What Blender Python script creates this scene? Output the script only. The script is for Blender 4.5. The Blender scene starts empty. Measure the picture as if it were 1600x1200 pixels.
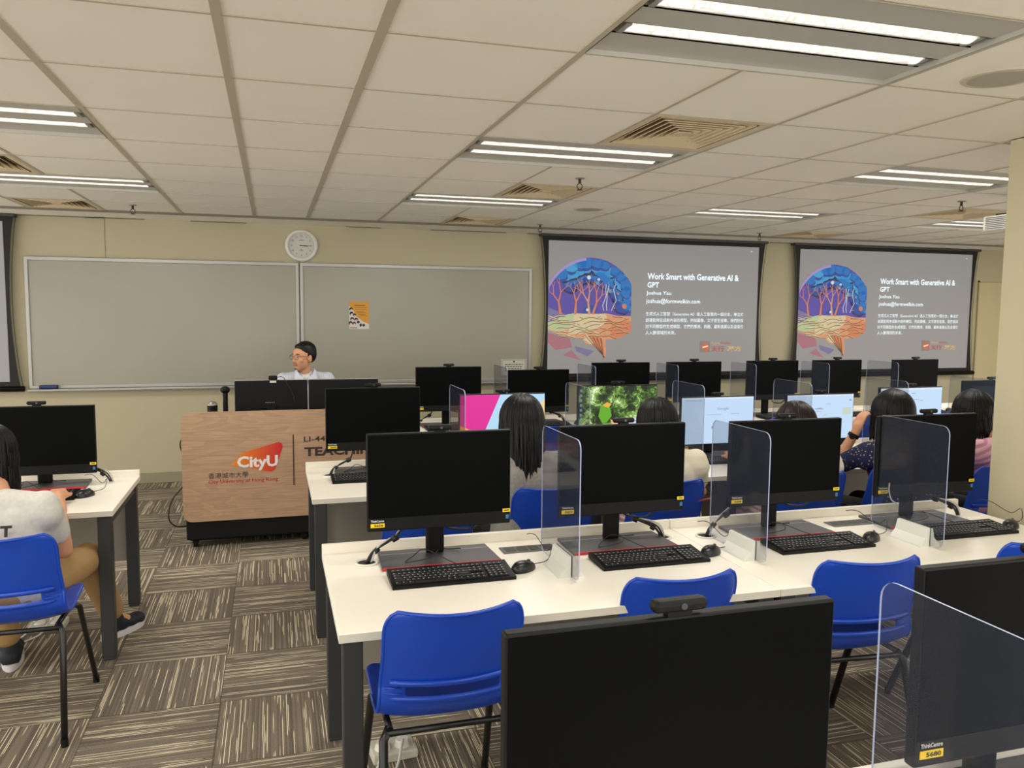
import bpy, bmesh, math, random
from mathutils import Vector, Matrix
import numpy as np
PI = math.pi
sc = bpy.context.scene
COL = sc.collection

# ------------------------------------------------------------------ camera, world, exposure
CAMZ = 1.68
f_px, yaw, pitch, roll = 1261.5, .28892, .090844, .0086
F = Vector((math.sin(yaw)*math.cos(pitch), math.cos(yaw)*math.cos(pitch), -math.sin(pitch)))
R0 = Vector((math.cos(yaw), -math.sin(yaw), 0)); U0 = R0.cross(F)
R_ = R0*math.cos(roll) + U0*math.sin(roll); U_ = -R0*math.sin(roll) + U0*math.cos(roll)
cd = bpy.data.cameras.new('camera'); cam = bpy.data.objects.new('camera', cd); COL.objects.link(cam)
cd.sensor_width = 36; cd.lens = 36*f_px/1600; cd.clip_start = .05
m = Matrix((R_, U_, -F)).transposed().to_4x4(); m.translation = (0, 0, CAMZ)
cam.matrix_world = m
sc.camera = cam
w = bpy.data.worlds.new('world'); sc.world = w; w.use_nodes = True
w.node_tree.nodes['Background'].inputs[0].default_value = (1, .965, .9, 1)
w.node_tree.nodes['Background'].inputs[1].default_value = 2.6
sc.view_settings.view_transform = 'Standard'; sc.view_settings.look = 'None'
sc.view_settings.gamma = 1; sc.view_settings.use_curve_mapping = False
sc.view_settings.exposure = 0.08
LAMP_W = 15.5
LENS_E = .85
sc.cycles.diffuse_bounces = 6; sc.cycles.max_bounces = 14; sc.cycles.transparent_max_bounces = 24

# ------------------------------------------------------------------ materials
MATS = {}
def srgb(c):
    return tuple(((v/255)/12.92 if v/255 <= .04045 else ((v/255+.055)/1.055)**2.4) for v in c) + (1,)
def mat(name, rgb, rough=.5, metal=0, spec=.5, bump=None, var=None, emit=None):
    """rgb 0..255 sRGB; bump=(scale,strength); var=(scale,amount) value mottling"""
    if name in MATS: return MATS[name]
    M = bpy.data.materials.new(name); M.use_nodes = True; nt = M.node_tree; b = nt.nodes['Principled BSDF']
    b.inputs['Base Color'].default_value = srgb(rgb); b.inputs['Roughness'].default_value = rough
    b.inputs['Metallic'].default_value = metal; b.inputs['Specular IOR Level'].default_value = spec
    if emit: b.inputs['Emission Color'].default_value = srgb(rgb); b.inputs['Emission Strength'].default_value = emit
    if bump or var:
        tc = nt.nodes.new('ShaderNodeTexCoord')
    if var:
        n = nt.nodes.new('ShaderNodeTexNoise'); n.inputs['Scale'].default_value = var[0]; n.inputs['Detail'].default_value = 4
        nt.links.new(tc.outputs['Object'], n.inputs['Vector'])
        mr = nt.nodes.new('ShaderNodeMapRange'); mr.inputs['To Min'].default_value = 1-var[1]; mr.inputs['To Max'].default_value = 1+var[1]
        mr.inputs['From Min'].default_value = .3; mr.inputs['From Max'].default_value = .7
        nt.links.new(n.outputs['Fac'], mr.inputs['Value'])
        mx = nt.nodes.new('ShaderNodeVectorMath'); mx.operation = 'SCALE'; mx.inputs[0].default_value = srgb(rgb)[:3]
        nt.links.new(mr.outputs[0], mx.inputs['Scale']); nt.links.new(mx.outputs[0], b.inputs['Base Color'])
    if bump:
        n = nt.nodes.new('ShaderNodeTexNoise'); n.inputs['Scale'].default_value = bump[0]; n.inputs['Detail'].default_value = 3
        nt.links.new(tc.outputs['Object'], n.inputs['Vector'])
        bp = nt.nodes.new('ShaderNodeBump'); bp.inputs['Strength'].default_value = bump[1]; bp.inputs['Distance'].default_value = .002
        nt.links.new(n.outputs['Fac'], bp.inputs['Height']); nt.links.new(bp.outputs[0], b.inputs['Normal'])
    MATS[name] = M; return M
def emis(name, rgb, strength, base=.0, rough=.5):
    """a lit display: emission, with a matte surface under it"""
    if name in MATS: return MATS[name]
    M = bpy.data.materials.new(name); M.use_nodes = True; b = M.node_tree.nodes['Principled BSDF']
    c = srgb(rgb); b.inputs['Base Color'].default_value = (c[0]*base, c[1]*base, c[2]*base, 1); b.inputs['Roughness'].default_value = rough
    b.inputs['Emission Color'].default_value = c; b.inputs['Emission Strength'].default_value = strength
    MATS[name] = M; return M

WALL = mat('wall_paint', (187, 179, 149), .7, var=(1.2, .02), bump=(300, .05))
CEIL = mat('ceiling_tile', (243, 239, 228), .9, var=(2, .02), bump=(400, .1))
TBAR = mat('ceiling_bar', (186, 178, 158), .5)
SKIRT = mat('skirting_vinyl', (150, 143, 118), .6)
DARKSLOT = mat('slot_metal', (120, 112, 98), .5, .3)
ALU = mat('aluminium', (170, 170, 165), .4, .6)
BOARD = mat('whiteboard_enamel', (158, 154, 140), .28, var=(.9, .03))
BLACK = mat('black_plastic', (14, 14, 14), .5, spec=.22, bump=(900, .05))
BLACKM = mat('black_matte', (13, 13, 14), .6, spec=.25)
SCREEN = mat('dark_screen', (5, 6, 7), .5, spec=.06)
CHARC = mat('charcoal_base', (66, 65, 66), .45)
KEY = mat('key_plastic', (34, 34, 36), .5)
KEYL = mat('key_legend', (190, 190, 190), .5)
RED = mat('red_stripe', (200, 40, 50), .4)
YEL = mat('yellow_sticker', (240, 205, 20), .5)
INK = mat('black_ink', (25, 22, 20), .6)
WHITEINK = mat('white_ink', (215, 215, 215), .5)
BLUEST = mat('blue_sticker', (50, 110, 160), .4)
DESK = mat('desk_laminate', (246, 240, 226), .33, var=(3, .008))
DESKE = mat('desk_edging', (215, 210, 196), .5)
LEG = mat('dark_steel', (47, 49, 50), .45)
PANELG = mat('grey_panel', (142, 136, 126), .6)
BLUE = mat('blue_polypropylene', (18, 66, 176), .28, bump=(500, .08))
BLKTUBE = mat('black_tube', (20, 20, 20), .35)
CABLE = mat('cable_black', (20, 20, 21), .5)
CABLEW = mat('cable_white', (205, 203, 196), .5)
WPLAST = mat('white_plastic', (226, 224, 214), .4)
SKIN = mat('skin', (206, 150, 114), .55, var=(20, .04))
LIP = mat('lips', (168, 98, 84), .5)
HAIR = mat('black_hair', (11, 9, 9), .42, spec=.28)
HAIRB = mat('brown_black_hair', (32, 21, 18), .42, spec=.3)
BEIGEV = mat('vent_beige', (214, 196, 162), .5)
METALR = mat('fixture_metal', (196, 193, 184), .4, .3)

def acrylic():
    M = bpy.data.materials.new('clear_acrylic'); M.use_nodes = True; nt = M.node_tree; nt.nodes.clear()
    o = nt.nodes.new('ShaderNodeOutputMaterial'); t = nt.nodes.new('ShaderNodeBsdfTransparent'); t.inputs[0].default_value = (.985, .987, .992, 1)
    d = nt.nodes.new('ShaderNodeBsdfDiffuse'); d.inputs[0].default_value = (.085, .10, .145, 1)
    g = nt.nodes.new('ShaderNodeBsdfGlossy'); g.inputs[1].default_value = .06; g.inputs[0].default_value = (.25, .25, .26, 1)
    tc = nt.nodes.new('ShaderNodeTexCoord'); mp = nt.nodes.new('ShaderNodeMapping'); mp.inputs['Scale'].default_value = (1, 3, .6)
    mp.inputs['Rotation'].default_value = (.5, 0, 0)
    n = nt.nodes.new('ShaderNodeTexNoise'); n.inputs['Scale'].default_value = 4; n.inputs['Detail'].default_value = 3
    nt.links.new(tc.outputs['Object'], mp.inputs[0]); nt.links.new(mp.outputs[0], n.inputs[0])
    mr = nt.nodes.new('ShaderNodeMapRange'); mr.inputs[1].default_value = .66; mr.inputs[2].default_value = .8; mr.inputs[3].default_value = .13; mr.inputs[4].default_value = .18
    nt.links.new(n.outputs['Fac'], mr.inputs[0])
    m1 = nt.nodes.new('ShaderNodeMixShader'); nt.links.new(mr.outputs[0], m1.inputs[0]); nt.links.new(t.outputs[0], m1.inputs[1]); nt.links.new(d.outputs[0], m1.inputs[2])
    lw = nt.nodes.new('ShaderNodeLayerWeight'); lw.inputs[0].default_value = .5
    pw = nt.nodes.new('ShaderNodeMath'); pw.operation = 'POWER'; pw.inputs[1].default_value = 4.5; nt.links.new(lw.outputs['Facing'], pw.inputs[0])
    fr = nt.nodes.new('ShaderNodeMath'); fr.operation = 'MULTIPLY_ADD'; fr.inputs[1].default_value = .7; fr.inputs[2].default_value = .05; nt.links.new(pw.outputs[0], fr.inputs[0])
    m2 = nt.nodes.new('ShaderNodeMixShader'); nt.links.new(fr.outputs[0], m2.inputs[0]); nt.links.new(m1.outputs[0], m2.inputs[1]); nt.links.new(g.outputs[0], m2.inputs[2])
    nt.links.new(m2.outputs[0], o.inputs[0]); return M
ACR = acrylic()
ACRE = mat('acrylic_edge', (170, 182, 212), .3)
GLASSL = ACR

def carpet():
    M = bpy.data.materials.new('carpet_tiles'); M.use_nodes = True; nt = M.node_tree; b = nt.nodes['Principled BSDF']
    N = nt.nodes.new; L = nt.links.new
    def math_(op, a, b2=None, c=None):
        n = N('ShaderNodeMath'); n.operation = op
        for i, v in enumerate((a, b2, c)):
            if v is None: continue
            if isinstance(v, (int, float)): n.inputs[i].default_value = v
            else: L(v, n.inputs[i])
        return n.outputs[0]
    tc = N('ShaderNodeTexCoord'); sp = N('ShaderNodeSeparateXYZ'); L(tc.outputs['Object'], sp.inputs[0])
    X = math_('MULTIPLY_ADD', sp.outputs[0], 2.0, .48 + 20); Y = math_('MULTIPLY_ADD', sp.outputs[1], 2.0, -.06 + 20)
    ix = math_('FLOOR', X); iy = math_('FLOOR', Y); fx = math_('FRACT', X); fy = math_('FRACT', Y)
    par = math_('MODULO', math_('ADD', ix, iy), 2.0)
    def mixf(f, a, b2):
        n = N('ShaderNodeMix'); n.data_type = 'FLOAT'; L(f, n.inputs[0]); L(a, n.inputs[2]); L(b2, n.inputs[3]); return n.outputs[0]
    across = mixf(par, fx, fy); along = mixf(par, fy, fx)
    tid = math_('MULTIPLY_ADD', ix, 7.13, math_('MULTIPLY', iy, 3.71))
    li = math_('FLOOR', math_('MULTIPLY', across, 84.0))
    key = math_('ADD', li, math_('MULTIPLY', tid, 91.7))
    wn = N('ShaderNodeTexWhiteNoise'); wn.noise_dimensions = '1D'; L(key, wn.inputs['W'])
    cx = N('ShaderNodeCombineXYZ'); L(math_('MULTIPLY', key, 5.37), cx.inputs[0]); L(math_('MULTIPLY', along, 1.0), cx.inputs[1])
    ns = N('ShaderNodeTexNoise'); ns.inputs['Scale'].default_value = 1.0; ns.inputs['Detail'].default_value = 1; L(cx.outputs[0], ns.inputs['Vector'])
    # line profile inside each stripe
    fr = math_('FRACT', math_('MULTIPLY', across, 84.0))
    prof = math_('SUBTRACT', 1.0, math_('ABSOLUTE', math_('MULTIPLY_ADD', fr, 2.0, -1.0)))
    st = N('ShaderNodeMapRange'); L(ns.outputs['Fac'], st.inputs[0]); st.inputs[1].default_value = .54; st.inputs[2].default_value = .57
    st2 = math_('MULTIPLY', st.outputs[0], math_('MULTIPLY', math_('GREATER_THAN', wn.outputs[0], .25), math_('GREATER_THAN', prof, .52)))
    fine = N('ShaderNodeTexNoise'); fine.inputs['Scale'].default_value = 260; L(tc.outputs['Object'], fine.inputs['Vector'])
    base = N('ShaderNodeMix'); base.data_type = 'RGBA'; base.inputs[6].default_value = srgb((84, 77, 70)); base.inputs[7].default_value = srgb((152, 140, 122))
    mixv = math_('MULTIPLY_ADD', math_('SUBTRACT', fine.outputs[0], .5), 1.2, math_('MULTIPLY_ADD', wn.outputs[0], .45, math_('MULTIPLY', prof, .3)))
    L(mixv, base.inputs[0]); base.clamp_factor = True
    c2 = N('ShaderNodeMix'); c2.data_type = 'RGBA'; L(st2, c2.inputs[0]); L(base.outputs[2], c2.inputs[6]); c2.inputs[7].default_value = srgb((232, 220, 188))
    edge = math_('MAXIMUM', math_('GREATER_THAN', math_('ABSOLUTE', math_('SUBTRACT', fx, .5)), .496), math_('GREATER_THAN', math_('ABSOLUTE', math_('SUBTRACT', fy, .5)), .496))
    c3 = N('ShaderNodeMix'); c3.data_type = 'RGBA'; L(math_('MULTIPLY', edge, .6), c3.inputs[0]); L(c2.outputs[2], c3.inputs[6]); c3.inputs[7].default_value = srgb((50, 45, 40))
    L(c3.outputs[2], b.inputs['Base Color']); b.inputs['Roughness'].default_value = .95; b.inputs['Specular IOR Level'].default_value = .1
    bp = N('ShaderNodeBump'); bp.inputs['Strength'].default_value = .4; bp.inputs['Distance'].default_value = .003; L(fine.outputs[0], bp.inputs['Height']); L(bp.outputs[0], b.inputs['Normal'])
    return M
CARPET = carpet()

def wood():
    M = bpy.data.materials.new('walnut_laminate'); M.use_nodes = True; nt = M.node_tree; b = nt.nodes['Principled BSDF']; N = nt.nodes.new; L = nt.links.new
    tc = N('ShaderNodeTexCoord'); mp = N('ShaderNodeMapping'); mp.inputs['Scale'].default_value = (1.3, 6, 9); L(tc.outputs['Object'], mp.inputs[0])
    n = N('ShaderNodeTexNoise'); n.inputs['Scale'].default_value = 1.0; n.inputs['Detail'].default_value = 2; n.inputs['Distortion'].default_value = .6; L(mp.outputs[0], n.inputs[0])
    r = N('ShaderNodeMath'); r.operation = 'MULTIPLY'; r.inputs[1].default_value = 9; L(n.outputs[0], r.inputs[0]); fr = N('ShaderNodeMath'); fr.operation = 'FRACT'; L(r.outputs[0], fr.inputs[0])
    mp2 = N('ShaderNodeMapping'); mp2.inputs['Scale'].default_value = (4, 60, 160); L(tc.outputs['Object'], mp2.inputs[0])
    n2 = N('ShaderNodeTexNoise'); n2.inputs['Scale'].default_value = 1; n2.inputs['Detail'].default_value = 4; L(mp2.outputs[0], n2.inputs[0])
    ad = N('ShaderNodeMath'); ad.operation = 'MULTIPLY_ADD'; L(fr.outputs[0], ad.inputs[0]); ad.inputs[1].default_value = .2; L(n2.outputs[0], ad.inputs[2])
    cr = N('ShaderNodeValToRGB'); cr.color_ramp.elements[0].position = .3; cr.color_ramp.elements[0].color = srgb((170, 134, 106)); cr.color_ramp.elements[1].position = .9; cr.color_ramp.elements[1].color = srgb((206, 170, 138))
    L(ad.outputs[0], cr.inputs[0]); L(cr.outputs[0], b.inputs['Base Color']); b.inputs['Roughness'].default_value = .45; return M
WOOD = wood()

def jungle():
    M = bpy.data.materials.new('jungle_wallpaper'); M.use_nodes = True; nt = M.node_tree; b = nt.nodes['Principled BSDF']; N = nt.nodes.new; L = nt.links.new
    tc = N('ShaderNodeTexCoord'); n = N('ShaderNodeTexNoise'); n.inputs['Scale'].default_value = 28; n.inputs['Detail'].default_value = 6; n.inputs['Roughness'].default_value = .75; n.inputs['Distortion'].default_value = 1.5
    L(tc.outputs['Object'], n.inputs[0])
    cr = N('ShaderNodeValToRGB'); e = cr.color_ramp.elements; e[0].position = .36; e[0].color = srgb((10, 18, 10)); e[1].position = .72; e[1].color = srgb((235, 250, 220))
    for p, c in ((.46, (34, 62, 22)), (.53, (84, 128, 40)), (.6, (150, 185, 90))):
        x = e.new(p); x.color = srgb(c)
    n3 = N('ShaderNodeTexNoise'); n3.inputs['Scale'].default_value = 9; n3.inputs['Detail'].default_value = 1; L(tc.outputs['Object'], n3.inputs[0])
    ma = N('ShaderNodeMath'); ma.operation = 'MULTIPLY_ADD'; ma.inputs[1].default_value = .9; L(n3.outputs[0], ma.inputs[0]); mb_ = N('ShaderNodeMath'); mb_.operation = 'SUBTRACT'; mb_.inputs[1].default_value = .47; L(n.outputs[0], mb_.inputs[0]); L(mb_.outputs[0], ma.inputs[2])
    L(ma.outputs[0], cr.inputs[0]); L(cr.outputs[0], b.inputs['Emission Color']); b.inputs['Emission Strength'].default_value = 1.0
    b.inputs['Base Color'].default_value = (.01, .01, .01, 1); return M

def fabric_pattern(name, base, spot, scale, thr):
    M = bpy.data.materials.new(name); M.use_nodes = True; nt = M.node_tree; b = nt.nodes['Principled BSDF']; N = nt.nodes.new; L = nt.links.new
    tc = N('ShaderNodeTexCoord'); n = N('ShaderNodeTexVoronoi'); n.inputs['Scale'].default_value = scale; L(tc.outputs['Object'], n.inputs[0])
    cr = N('ShaderNodeValToRGB'); cr.color_ramp.elements[0].position = thr; cr.color_ramp.elements[0].color = srgb(spot); cr.color_ramp.elements[1].position = thr+.08; cr.color_ramp.elements[1].color = srgb(base)
    L(n.outputs['Distance'], cr.inputs[0]); L(cr.outputs[0], b.inputs['Base Color']); b.inputs['Roughness'].default_value = .85; return M
def stripe_cloth(name, a, c, scale, axis=0, rot=0.0):
    M = bpy.data.materials.new(name); M.use_nodes = True; nt = M.node_tree; b = nt.nodes['Principled BSDF']; N = nt.nodes.new; L = nt.links.new
    tc = N('ShaderNodeTexCoord'); mp = N('ShaderNodeMapping'); mp.inputs['Rotation'].default_value = (0, rot, 0); L(tc.outputs['Object'], mp.inputs[0])
    wv = N('ShaderNodeTexWave'); wv.bands_direction = 'XYZ'[axis]; wv.inputs['Scale'].default_value = scale; wv.inputs['Distortion'].default_value = 2; wv.inputs['Detail'].default_value = 2; L(mp.outputs[0], wv.inputs[0])
    cr = N('ShaderNodeValToRGB'); cr.color_ramp.elements[0].position = .3; cr.color_ramp.elements[0].color = srgb(a); cr.color_ramp.elements[1].position = .6; cr.color_ramp.elements[1].color = srgb(c)
    L(wv.outputs[0], cr.inputs[0]); L(cr.outputs[0], b.inputs['Base Color']); b.inputs['Roughness'].default_value = .8
    bp = N('ShaderNodeBump'); bp.inputs['Strength'].default_value = .5; bp.inputs['Distance'].default_value = .004; L(wv.outputs[0], bp.inputs['Height']); L(bp.outputs[0], b.inputs['Normal']); return M

# ------------------------------------------------------------------ mesh helpers
class MB:
    def __init__(s): s.v = []; s.f = []; s.m = []; s.sm = []
    def add(s, vs, fs, mi=0, smooth=False, mx=None):
        o = len(s.v)
        for v in vs:
            v = Vector(v)
            if mx is not None: v = mx @ v
            s.v.append(v)
        for f in fs: s.f.append([i+o for i in f]); s.m.append(mi); s.sm.append(smooth)
        return s
    def box(s, x0, x1, y0, y1, z0, z1, mi=0, mx=None):
        vs = [(x, y, z) for z in (z0, z1) for y in (y0, y1) for x in (x0, x1)]
        return s.add(vs, [(0, 2, 3, 1), (4, 5, 7, 6), (0, 1, 5, 4), (2, 6, 7, 3), (0, 4, 6, 2), (1, 3, 7, 5)], mi, False, mx)
    def rbox(s, x0, x1, y0, y1, z0, z1, r, mi=0, mx=None, seg=2):
        bm = bmesh.new(); bmesh.ops.create_cube(bm, size=1)
        for v in bm.verts: v.co = Vector(((x0+x1)/2+v.co.x*(x1-x0), (y0+y1)/2+v.co.y*(y1-y0), (z0+z1)/2+v.co.z*(z1-z0)))
        bmesh.ops.bevel(bm, geom=bm.edges[:], offset=r, segments=seg, affect='EDGES', profile=.5)
        bm.verts.index_update(); s.add([v.co.copy() for v in bm.verts], [[v.index for v in f.verts] for f in bm.faces], mi, False, mx); bm.free(); return s
    def tube(s, pts, r, n=8, mi=0, cap=True, flat=1.0, mx=None):
        pts = [Vector(p) for p in pts]; k = len(pts); rr = r if isinstance(r, (list, tuple)) else [r]*k
        vs = []; up = None
        for i, p in enumerate(pts):
            t = (pts[min(i+1, k-1)]-pts[max(i-1, 0)])
            t = t.normalized() if t.length > 1e-9 else Vector((0, 0, 1))
            if up is None:
                up = t.orthogonal().normalized()
            up = (up - t*up.dot(t)); up = up.normalized() if up.length > 1e-6 else t.orthogonal().normalized()
            b = t.cross(up)
            for j in range(n):
                a = 2*PI*j/n; vs.append(p + (up*math.cos(a) + b*math.sin(a)*flat)*rr[i])
        fs = [(i*n+j, i*n+(j+1) % n, (i+1)*n+(j+1) % n, (i+1)*n+j) for i in range(k-1) for j in range(n)]
        if cap: fs += [tuple(reversed(range(n))), tuple((k-1)*n+j for j in range(n))]
        return s.add(vs, fs, mi, True, mx)
    def cyl(s, p0, p1, r0, r1=None, n=20, mi=0, mx=None):
        r1 = r0 if r1 is None else r1
        a = MB(); a.tube([p0, p1], [r0, r1], n); s.add(a.v, a.f[:-2], mi, True, mx); s.add(a.v, a.f[-2:], mi, False, mx); return s
    def ball(s, c, r, mi=0, n=16, mx=None):
        r = (r, r, r) if isinstance(r, (int, float)) else r; h = n//2+1; vs = []; fs = []
        for i in range(h):
            ph = PI*(i+.0)/(h-1)
            for j in range(n):
                a = 2*PI*j/n; vs.append((c[0]+r[0]*math.sin(ph)*math.cos(a), c[1]+r[1]*math.sin(ph)*math.sin(a), c[2]+r[2]*math.cos(ph)))
        for i in range(h-1):
            for j in range(n): fs.append((i*n+j, (i+1)*n+j, (i+1)*n+(j+1) % n, i*n+(j+1) % n))
        return s.add(vs, fs, mi, True, mx)
    def prism(s, poly, d0, d1, axis='y', mi=0, mx=None):
        """poly of 2D points: (x,z) extruded along y, or (x,y) along z, or (y,z) along x"""
        def P(p, d): return {'y': (p[0], d, p[1]), 'z': (p[0], p[1], d), 'x': (d, p[0], p[1])}[axis]
        n = len(poly); vs = [P(p, d0) for p in poly]+[P(p, d1) for p in poly]
        fs = [tuple(range(n)), tuple(reversed(range(n, 2*n)))]+[(i, i+n, (i+1) % n+n, (i+1) % n) for i in range(n)]
        return s.add(vs, fs, mi, False, mx)
    def capsule(s, a, b, ra, rb, n=14, flat=1.0):
        a = Vector(a); b = Vector(b); d = (b-a); L = d.length; d = d/L if L > 1e-6 else Vector((0, 0, 1)); pts = []; rr = []
        for k in range(5):
            t = PI/2*k/4; pts.append(a-d*ra*math.cos(t)); rr.append(max(ra*math.sin(t), 1e-4))
        for k in range(5):
            t = PI/2*k/4; pts.append(b+d*rb*math.sin(t)); rr.append(max(rb*math.cos(t), 1e-4))
        return s.tube(pts, rr, n, flat=flat)
    def mesh(s, name, mats):
        me = bpy.data.meshes.new(name); me.from_pydata([tuple(v) for v in s.v], [], s.f)
        for M in (mats if isinstance(mats, (list, tuple)) else [mats]): me.materials.append(M)
        for p, mi, sm in zip(me.polygons, s.m, s.sm): p.material_index = mi; p.use_smooth = sm
        bm = bmesh.new(); bm.from_mesh(me); bmesh.ops.recalc_face_normals(bm, faces=bm.faces); bm.to_mesh(me); bm.free()
        return me
    def build(s, name, mats, parent=None, loc=None, rotz=0):
        o = bpy.data.objects.new(name, s.mesh(name, mats)); COL.objects.link(o)
        if parent: o.parent = parent
        if loc: o.location = loc
        o.rotation_euler[2] = rotz; return o

def rrect(x0, x1, z0, z1, r, n=5):
    p = []
    for cx, cz, a0 in ((x1-r, z1-r, 0), (x0+r, z1-r, 90), (x0+r, z0+r, 180), (x1-r, z0+r, 270)):
        for k in range(n+1):
            a = math.radians(a0+90*k/n); p.append((cx+r*math.cos(a), cz+r*math.sin(a)))
    return p
def disc(cx, cz, r, n=24, rz=None):
    return [(cx+r*math.cos(2*PI*k/n), cz+(rz or r)*math.sin(2*PI*k/n)) for k in range(n)]
def tag(o, label=None, cat=None, group=None, kind=None):
    for k, v in (('label', label), ('category', cat), ('group', group), ('kind', kind)):
        if v: o[k] = v
    return o
def empty(name, loc, rz=0):
    o = bpy.data.objects.new(name, None); COL.objects.link(o); o.location = loc; o.rotation_euler[2] = rz; o.empty_display_size = .05; return o
def thing(name, label, cat, loc=(0, 0, 0), rz=0, group=None):
    return tag(empty(name, loc, rz), label, cat, group)
def struct(name, mb, mats, parent=None):
    return tag(mb.build(name, mats, parent), kind='structure')
KIDS = {}
def kids(o): return [c for c in bpy.data.objects if c.parent == o]
def dup(o, parent=None, tree=None):
    if tree is None:
        tree = {}
        for c in bpy.data.objects:
            if c.parent: tree.setdefault(c.parent.name, []).append(c)
    c = o.copy(); COL.objects.link(c); c.parent = parent
    for ch in tree.get(o.name, []): dup(ch, c, tree)
    return c

def text(name, s, loc, M, parent=None, height=None, width=None, align='LEFT', bold=0.0, facing='-y', depth=.0006, rot=None):
    """flat lettering as a mesh; height = cap height in metres; faces -y by default"""
    cu = bpy.data.curves.new(name, 'FONT'); cu.body = s; cu.size = 1; cu.offset = bold; cu.resolution_u = 2; cu.space_line = 1.0
    to = bpy.data.objects.new('tmp', cu); COL.objects.link(to)
    dg = bpy.context.evaluated_depsgraph_get(); me = bpy.data.meshes.new_from_object(to.evaluated_get(dg)); bpy.data.objects.remove(to); bpy.data.curves.remove(cu)
    co = np.array([v.co[:] for v in me.vertices]) if len(me.vertices) else np.zeros((1, 3))
    mn = co.min(0); mx_ = co.max(0); sy = 1.0
    if height: sy = height/(mx_[1]-mn[1]) if '\n' not in s else height
    sx = sy
    if width: sx = width/(mx_[0]-mn[0])
    if not height: sy = sx
    ox = {'LEFT': mn[0], 'CENTER': (mn[0]+mx_[0])/2, 'RIGHT': mx_[0]}[align]
    for v in me.vertices:
        x = (v.co.x-ox)*sx; y = (v.co.y-mn[1])*sy
        v.co = Vector({'-y': (x, 0, y), 'up': (x, y, 0), '+y': (-x, 0, y)}[facing])
    me.materials.clear(); me.materials.append(M); me.name = name
    o = bpy.data.objects.new(name, me); COL.objects.link(o); o.location = loc
    if rot: o.rotation_euler = rot
    if parent: o.parent = parent
    return o

def remesh(mb, voxel, smooth_it=4, name='tmp'):
    me = mb.mesh(name, [SKIN]); o = bpy.data.objects.new(name, me); COL.objects.link(o)
    r = o.modifiers.new('r', 'REMESH'); r.mode = 'VOXEL'; r.voxel_size = voxel; r.use_smooth_shade = True
    s = o.modifiers.new('s', 'SMOOTH'); s.factor = .5; s.iterations = smooth_it
    dg = bpy.context.evaluated_depsgraph_get(); out = bpy.data.meshes.new_from_object(o.evaluated_get(dg)); bpy.data.objects.remove(o)
    out.materials.clear()
    for p in out.polygons: p.use_smooth = True; p.material_index = 0
    return out
def rm_build(name, mb, M, voxel, parent, it=4):
    me = remesh(mb, voxel, it); me.name = name; me.materials.append(M); o = bpy.data.objects.new(name, me); COL.objects.link(o); o.parent = parent; return o

# ------------------------------------------------------------------ room shell
CZ = 2.51; WY = 8.31; XL, XR, YB = -5.0, 10.2, -4.0
XS = [XL, -3.8, -3.15, -2.55, -1.95, -1.36, -.75, -.135, .33, .97, 1.56, 2.15, 2.77, 3.4, 3.99, 4.57, 5.22, 5.85, 6.48, 7.1, 7.7, 8.3, 8.9, 9.55, XR]
YS = [3.17+.655*k for k in range(-10, 8)]; YS = [YB]+[y for y in YS if y > YB+.1 and y < 7.8]
TY0, TY1 = 7.755, 7.84
def yi(v): return min(range(len(YS)), key=lambda i: abs(YS[i]-v))
def xi(v): return min(range(len(XS)), key=lambda i: abs(XS[i]-v))
LIGHTS = []                                             # (x0, x1, y0, y1)
for x0, x1 in ((-1.95, -.75), (.97, 2.15), (3.4, 4.57), (5.85, 7.1), (8.3, 9.55)):
    for yk in (-.105-1.965, -.105, 1.86, 3.825, 5.79):
        if x0 in (5.85, 8.3) and yk < 3: continue
        if x0 == 3.4 and abs(yk-1.86) < .01: continue
        LIGHTS.append((x0, x1, YS[yi(yk)], YS[yi(yk)+1]))
VENTS = []
for x0, x1 in ((-1.95, -1.36), (1.56, 2.15), (5.22, 5.85)):
    for yk in (3.17, 5.135, 7.1):
        VENTS.append((x0, x1, YS[yi(yk)], YS[min(yi(yk)+1, len(YS)-1)] if yi(yk)+1 < len(YS) else TY0))
skip = set()
for x0, x1, y0, y1 in LIGHTS+VENTS:
    for i in range(xi(x0), xi(x1)):
        skip.add((i, yi(y0)))
mb = MB()
mb.add([(XL, YB, 0), (XR, YB, 0), (XR, WY, 0), (XL, WY, 0), (XL, YB, -.1), (XR, YB, -.1), (XR, WY, -.1), (XL, WY, -.1)],
       [(0, 1, 2, 3), (4, 7, 6, 5), (0, 4, 5, 1), (1, 5, 6, 2), (2, 6, 7, 3), (3, 7, 4, 0)])
struct('floor', mb, CARPET)
mb = MB(); YE = YS+[TY0]
for i in range(len(XS)-1):
    for j in range(len(YE)-1):
        if (i, j) in skip: continue
        if YE[j+1]-YE[j] < .02: continue
        mb.box(XS[i], XS[i+1], YE[j], YE[j+1], CZ, CZ+.018)
mb.box(XL, XR, TY1, WY, CZ-.012, CZ+.018)
mb.box(XL, XR, YB, WY, CZ+.26, CZ+.30)
struct('ceiling', mb, CEIL)
mb = MB()
thick = {-.135: .03, .33: .034, -.75: .026, .97: .024, 2.15: .022, 3.4: .02}
skipx = {}
for i, x in enumerate(XS[1:-1], 1):
    wd = thick.get(x, .016)/2
    # a bar only where neither neighbouring cell pair belongs to one light
    j = 0
    for j in range(len(YE)-1):
        if (i-1, j) in skip and (i, j) in skip and any(a < x < b and abs(c-YE[j]) < .01 for a, b, c, d in LIGHTS): continue
        mb.box(x-wd, x+wd, YE[j], YE[j+1], CZ-.004, CZ+.03)
for y in YS[1:]:
    mb.box(XL, XR, y-.006, y+.006, CZ-.003, CZ+.02)
struct('trim_1', mb, TBAR)
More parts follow.
